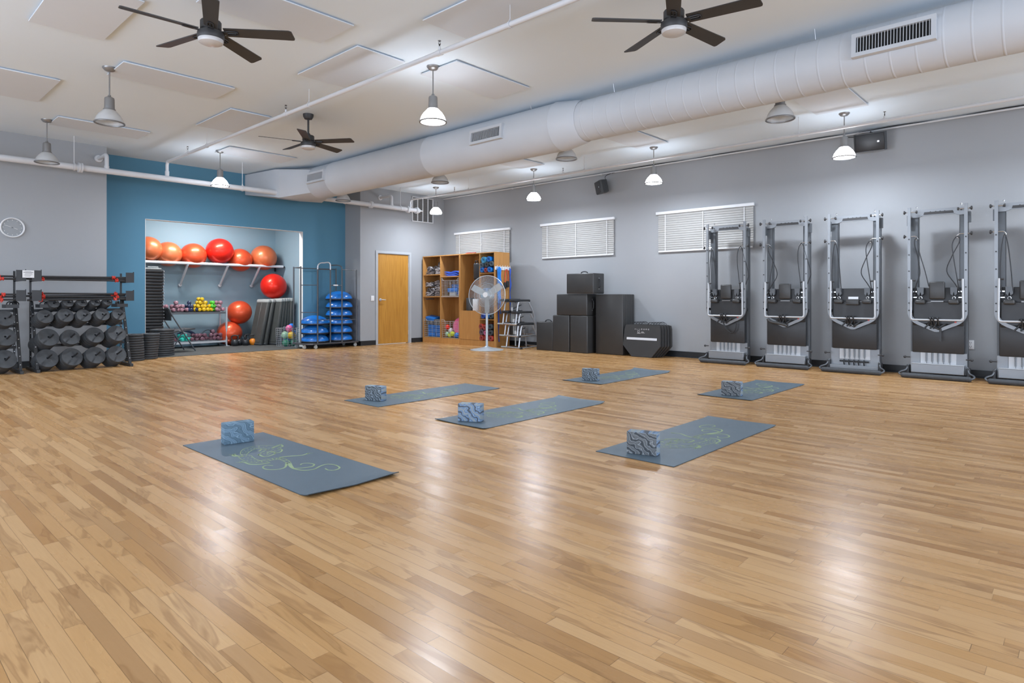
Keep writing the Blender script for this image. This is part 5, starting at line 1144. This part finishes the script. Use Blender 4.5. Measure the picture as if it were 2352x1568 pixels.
# ------------------------------------------------------------------ upright reformers along the right wall
def make_reformer(box=True, head=True):
    """local: y across (toward the far end = +y), x into the wall, z up. origin on the floor under the front frame"""
    t = thing('upright_reformer', 'x', 'exercise machine', (0, 0, 0), 0, 'folded exercise machines standing along the right wall')
    # front U frame: flat bars curving to a shallow V at the bottom
    hw, w, d = .315, .036, .030
    for s_ in (1, -1):
        C_ = [(s_*hw, 2.29), (s_*hw, .90), (s_*(hw-.004), .86), (s_*(hw-.016), .82), (s_*(hw-.038), .783), (s_*(hw-.07), .752), (s_*(hw-.11), .727), (s_*(hw-.17), .700), (s_*.06, .659), (s_*.02, .641), (s_*.0, .637)]
        mb = MB(); n = len(C_); sec = []
        for i, (y, z) in enumerate(C_):
            a = Vector(C_[max(0, i-1)]); b = Vector(C_[min(n-1, i+1)]); dd = (b-a).normalized(); q = Vector((-dd.y, dd.x))
            if i == n-1: q = Vector((0, -1)) if s_ > 0 else Vector((0, 1))
            k = w/2*(1.15 if 1 < i < n-1 else 1)
            sec.append([V(-.01-d/2, y+q.x*k, z+q.y*k), V(-.01-d/2, y-q.x*k, z-q.y*k), V(-.01+d/2, y-q.x*k, z-q.y*k), V(-.01+d/2, y+q.x*k, z+q.y*k)])
        vs = [p for s in sec for p in s]; fs = [(4*i+j, 4*i+(j+1) % 4, 4*i+4+(j+1) % 4, 4*i+4+j) for i in range(n-1) for j in range(4)]+[(0, 1, 2, 3), (4*n-4, 4*n-1, 4*n-2, 4*n-3)]
        mb.add(vs, fs); mb.m = 1
        for z in (1.86, 1.65, 1.43, 1.21, 1.0, .90): mb.cyl((-.03, s_*hw, z), (-.024, s_*hw, z), .009, 10)
        mb.obj('front_arm', ['alu', 'fan_black'], t)
    # rear rails and the slotted top crossbar
    for s_ in (1, -1):
        mb = B(.12, .20, s_*.275-.045, s_*.275+.045, .06, 2.20); mb.m = 1; mb.box(.118, .122, s_*.275-s_*.043-.003, s_*.275-s_*.043+.003, .2, 2.16); mb.obj('rail', ['alu_dark' if s_ > 0 else 'alu_dark', 'black'], t)
    top = [(-.32, 2.16), (-.32, 2.235), (-.28, 2.262), (.28, 2.262), (.32, 2.235), (.32, 2.16), (.232, 2.16), (.19, 2.172), (.19, 2.18), (-.19, 2.18), (-.19, 2.172), (-.232, 2.16)]
    mb = MB().prism(top, .10, .135, lambda a, b, q: V(q, a, b)); mb.m = 1; mb.prism([(-.17, 2.19), (.17, 2.19), (.16, 2.225), (-.16, 2.225)], .096, .101, lambda a, b, q: V(q, a, b))
    for y in (-.07, -.02, .03, .09): mb.cyl((.098, y, 2.222), (.094, y, 2.222), .010, 8)
    for y in (-.25, .25): mb.cyl((.101, y, 2.225), (.094, y, 2.225), .010, 10)
    mb.obj('crossbar', ['alu', 'fan_black'], t)
    for s_ in (1, -1):
        mb = T([(.11, s_*.25, 2.26), (.11, s_*.25, 2.285), (.11, s_*.25+.008, 2.30), (.11, s_*.25, 2.315), (.11, s_*.25-.008, 2.30), (.11, s_*.25, 2.285)], .003, 6); mb.obj('eye_bolt', 'chrome', t)
        # knobs and pins through the front arm
        for z, x1 in ((2.225, .09), (1.90, .02)):
            C((-.01, s_*(hw-.07), z), (-.01, s_*(hw+.045), z), .006, 8).obj('pin', 'chrome', t)
            L([(.008, 0), (.012, .01), (.024, .016), (.026, .022), (.024, .03), (.01, .034), (.0001, .034)], 14, (0, 0, 0), 'z', mx=Matrix.Translation(V(-.01, s_*(hw+.035), z)) @ Matrix.Rotation(R(-90*s_), 4, 'X')).obj('knob', 'fan_black', t)
        L([(.008, 0), (.02, .008), (.022, .016), (.016, .024), (.0001, .024)], 12, (0, 0, 0), 'z', mx=Matrix.Translation(V(-.01, s_*(hw-.07), 2.225)) @ Matrix.Rotation(R(90*s_), 4, 'X')).obj('knob', 'fan_black', t)
        B(.06, .12, s_*(hw+.02)-.02, s_*(hw+.02)+.02, 2.05, 2.19).obj('side_bracket', 'alu_dark', t)
        T([(-.01, s_*(hw-.07), 1.90), (-.015, s_*(hw-.09), 1.885), (-.015, s_*(hw-.10), 1.86), (-.015, s_*(hw-.085), 1.845), (-.015, s_*(hw-.072), 1.86)], .005, 6).obj('hook', 'chrome', t)
        mb = B(.03, .12, s_*.30-.012, s_*.30+.012, .86, .90); mb.obj('spacer', 'black', t)
    # foot bar
    mb = T([(-.045, .285, 1.315), (-.045, .29, .81), (-.045, .284, .782), (-.045, .262, .777), (-.045, -.262, .777), (-.045, -.284, .782), (-.045, -.29, .81), (-.045, -.285, 1.315)], .0125, 12); mb.obj('foot_bar', 'barwhite', t)
    for s_ in (1, -1):
        mb = C((-.045, s_*.285, 1.31), (-.045, s_*.24, 1.305), .006, 8); mb.cyl((-.045, s_*.262, 1.305), (-.045, s_*.238, 1.305), .012, 10); mb.obj('foot_bar_pin', 'fan_black', t)
    # carriage: padded board, shoulder blocks, headrest
    RB(.03, .065, -.285, .285, .70, 1.205, r=.014, seg=2).obj('carriage_board', 'vinyl_dark', t)
    RB(.015, .032, -.275, .275, .72, 1.02, r=.008, seg=1).obj('carriage_pad', 'vinyl_dark', t)
    for s_ in (1, -1):
        RB(-.07, .02, s_*.185-.058, s_*.185+.058, .985, 1.045, r=.02, seg=3).obj('shoulder_rest', 'vinyl', t)
        mb = MB().prism([(-.035, 1.12), (-.038, 1.21), (.038, 1.21), (.035, 1.12), (.012, 1.10), (0, 1.15), (-.012, 1.10)], -.02, .02, lambda a, b, q: V(q, a+s_*.185, b)); mb.obj('shoulder_post', 'alu_dark', t)
        T([(.0, s_*.185+.018*math.cos(R(a)), 1.068+.018*math.sin(R(a))) for a in range(0, 360, 30)], .004, 6, closed=True).obj('peg_ring', 'chrome', t)
        mb = B(.01, .028, s_*.262-.03, s_*.262+.03, 1.145, 1.160); mb.box(.01, .028, s_*.262-.03, s_*.262+.03, 1.07, 1.082); mb.obj('rope_cleat', 'chrome', t)
        L([(.0001, -.008), (.020, -.008), (.022, 0), (.020, .008), (.0001, .008)], 16, (.015, s_*.262, 1.115), 'x').obj('pulley', 'black', t)
    if head:
        RB(-.025, .03, -.088, .088, 1.05, 1.285, r=.018, seg=3).obj('headrest', 'vinyl', t); B(.005, .02, -.07, .07, 1.016, 1.030).obj('headrest_edge', 'lampmetal', t)
    else:
        mb = RB(-.055, .02, -.085, .085, .965, 1.045, r=.012, seg=2); mb.box(-.06, -.05, -.085, .085, .985, .992); mb.obj('headrest', 'vinyl', t); B(.008, .018, -.065, .065, 1.05, 1.085).obj('label_plate', 'white', t)
    # lower board, springs, base
    mb = RB(.045, .08, -.293, .293, .335, .80, r=.016, seg=2); mb.obj('standing_platform', 'vinyl_dark', t)
    mb = B(.085, .118, -.315, .315, .06, .34, ); mb.m = 1; mb.box(.083, .0855, -.20, -.196, .18, .34); mb.box(.083, .0855, .20, .204, .18, .34); mb.obj('frame_plate', ['alu', 'black'], t)
    B(.080, .084, -.20, .20, .185, .335).obj('spring_bed', 'barwhite', t)
    for y in (-.13, -.06, .0, .065, .13):
        mb = MB(); pts = [(.066+.011*math.cos(i*1.05), y+.011*math.sin(i*1.05), .34-i*.0022) for i in range(58)]; mb.tube(pts, .0026, 4); mb.cyl((.066, y, .215), (.066, y, .19), .004, 6); mb.cyl((.066, y, .34), (.066, y, .215), .0065, 8); mb.obj('spring', 'alu', t)
    if box:
        mb = RB(-.02, .08, -.296, .296, .068, .188, r=.006, seg=1); mb.obj('base_box', 'alu', t); B(-.021, .079, -.294, .294, .187, .191).obj('box_lip', 'barwhite', t)
    else:
        mb = B(.02, .085, -.315, .315, .045, .10); mb.m = 1; mb.tube([(.05, -.19, .155), (.05, .19, .155)], .012, 8)
        for y in (-.13, -.06, .0, .065, .13): mb.tube([(.05, y, .10), (.03, y, .14), (.045, y, .18)], .008, 6)
        mb.obj('gear_bar', ['alu', 'black'], t)
    # padded floor bar on bracket arms
    mb = T([(-.135, -.36, .034), (-.135, .36, .034)], .034, 18); mb.sphere((-.135, .36, .034), .034, 16); mb.sphere((-.135, -.36, .034), .034, 16); mb.obj('floor_bar', 'rubber', t)
    for s_ in (1, -1):
        T(smooth([(-.14, s_*.385, .035), (-.115, s_*.415, .055), (-.07, s_*.40, .075), (-.02, s_*.35, .10), (.04, s_*.325, .17)], 4), .011, 10).obj('bracket_arm', 'alu_dark', t)
        RB(.0, .10, s_*.335-.02, s_*.335+.02, .02, .16, r=.008, seg=1).obj('bracket_block', 'black', t)
        mb = C((.02, s_*.31, .268), (.02, s_*.365, .268), .008, 8); mb.sphere((.02, s_*.372, .268), .019, 12); mb.obj('locking_knob', 'fan_black', t)
    # strap tangle hung over the foot bar
    mb = MB()
    for y, a in ((-.03, .07), (.02, .05), (.05, .09)): mb.tube(smooth([(-.03, y, .70), (-.055, y+.01, .76), (-.065, y+.015, .80), (-.045, y+.03, .80), (-.03, y+.03, .74), (-.04, y+a, .66)], 4), .010, 6)
    mb.tube(smooth([(-.035, .10, .74), (-.03, .04, .70), (-.04, -.02, .66), (-.05, -.05, .69), (-.035, -.10, .73)], 4), .012, 6)
    mb.obj('strap_tangle', 'black', t)
    B(-.028, -.0245, -.215, -.195, .745, .760, mx=None).obj('badge', 'clipred', t)
    return t
def rope(t, s_, mode):
    if mode == 0: pts = [(.0, s_*.262, 1.12), (-.02, s_*.275, 1.4), (-.02, s_*.26, 1.7), (-.02, s_*.232, 1.86), (-.02, s_*.20, 1.75), (-.02, s_*.17, 1.45), (-.015, s_*.15, 1.15)]
    elif mode == 1: pts = [(.0, s_*.262, 1.12), (-.02, s_*.20, 1.25), (-.02, s_*.11, 1.42), (-.02, s_*.16, 1.6), (-.02, s_*.24, 1.78), (-.02, s_*.245, 1.85), (-.02, s_*.21, 1.86), (-.02, s_*.17, 1.76), (-.02, s_*.19, 1.55), (-.02, s_*.225, 1.3), (.0, s_*.24, 1.16)]
    elif mode == 2: pts = [(.0, s_*.262, 1.12), (-.02, s_*.23, 1.25), (-.02, s_*.19, 1.4), (-.02, s_*.215, 1.62), (-.02, s_*.25, 1.78), (-.02, s_*.245, 1.86), (-.02, s_*.22, 1.86), (-.02, s_*.20, 1.7), (-.02, s_*.13, 1.42), (-.01, s_*.09, 1.22)]
    else: pts = [(.0, s_*.262, 1.12), (-.02, s_*.36, 1.35), (-.02, s_*.38, 1.45), (-.02, s_*.33, 1.65), (-.02, s_*.27, 1.86), (-.02, s_*.235, 1.88), (-.02, s_*.20, 1.78), (-.02, s_*.20, 1.6), (-.02, s_*.235, 1.3), (.0, s_*.24, 1.16)]
    T(smooth(pts, 5), .0062, 8).obj('rope', 'black', t)
rf = make_reformer()
rf2 = make_reformer(box=False, head=False)
RX = 9.95
NAMES = ['leftmost upright grey exercise machine, in front of the far blind', 'second upright grey exercise machine from the left, headrest sticking up', 'middle upright exercise machine with open spring gear at its base', 'second upright grey exercise machine from the right, beside the outlet', 'upright grey exercise machine cut by the right edge of the photo']
mach = []
for i, y in enumerate((4.435, 3.497, 2.549, 1.54, .60)):
    if i == 0: o = rf
    elif i == 2: o = rf2
    else: o = dup(rf, (0, 0, 0))
    o.location = (RX, y, 0); o['label'] = NAMES[i]; mach.append(o)
for o, (a, b) in zip(mach, ((0, 3), (1, 3), (0, 1), (2, 1), (0, 2))):
    rope(o, 1, a); rope(o, -1, b)
T(smooth([(-.03, .03, .66), (-.03, .0, .58), (-.03, -.06, .52), (-.03, -.12, .50), (-.03, -.17, .56), (-.03, -.19, .66)], 4), .009, 8).obj('hanging_strap', 'black', mach[0])
mb = B(-.045, -.035, -.055, -.03, .50, .66); mb.obj('strap_end', 'black', mach[3])
T(smooth([(-.04, .25, .74), (-.045, .2, .70), (-.045, .1, .68), (-.045, .0, .66), (-.045, -.05, .64)], 4), .022, 8).obj('strap_roll', 'vinyl', mach[1])
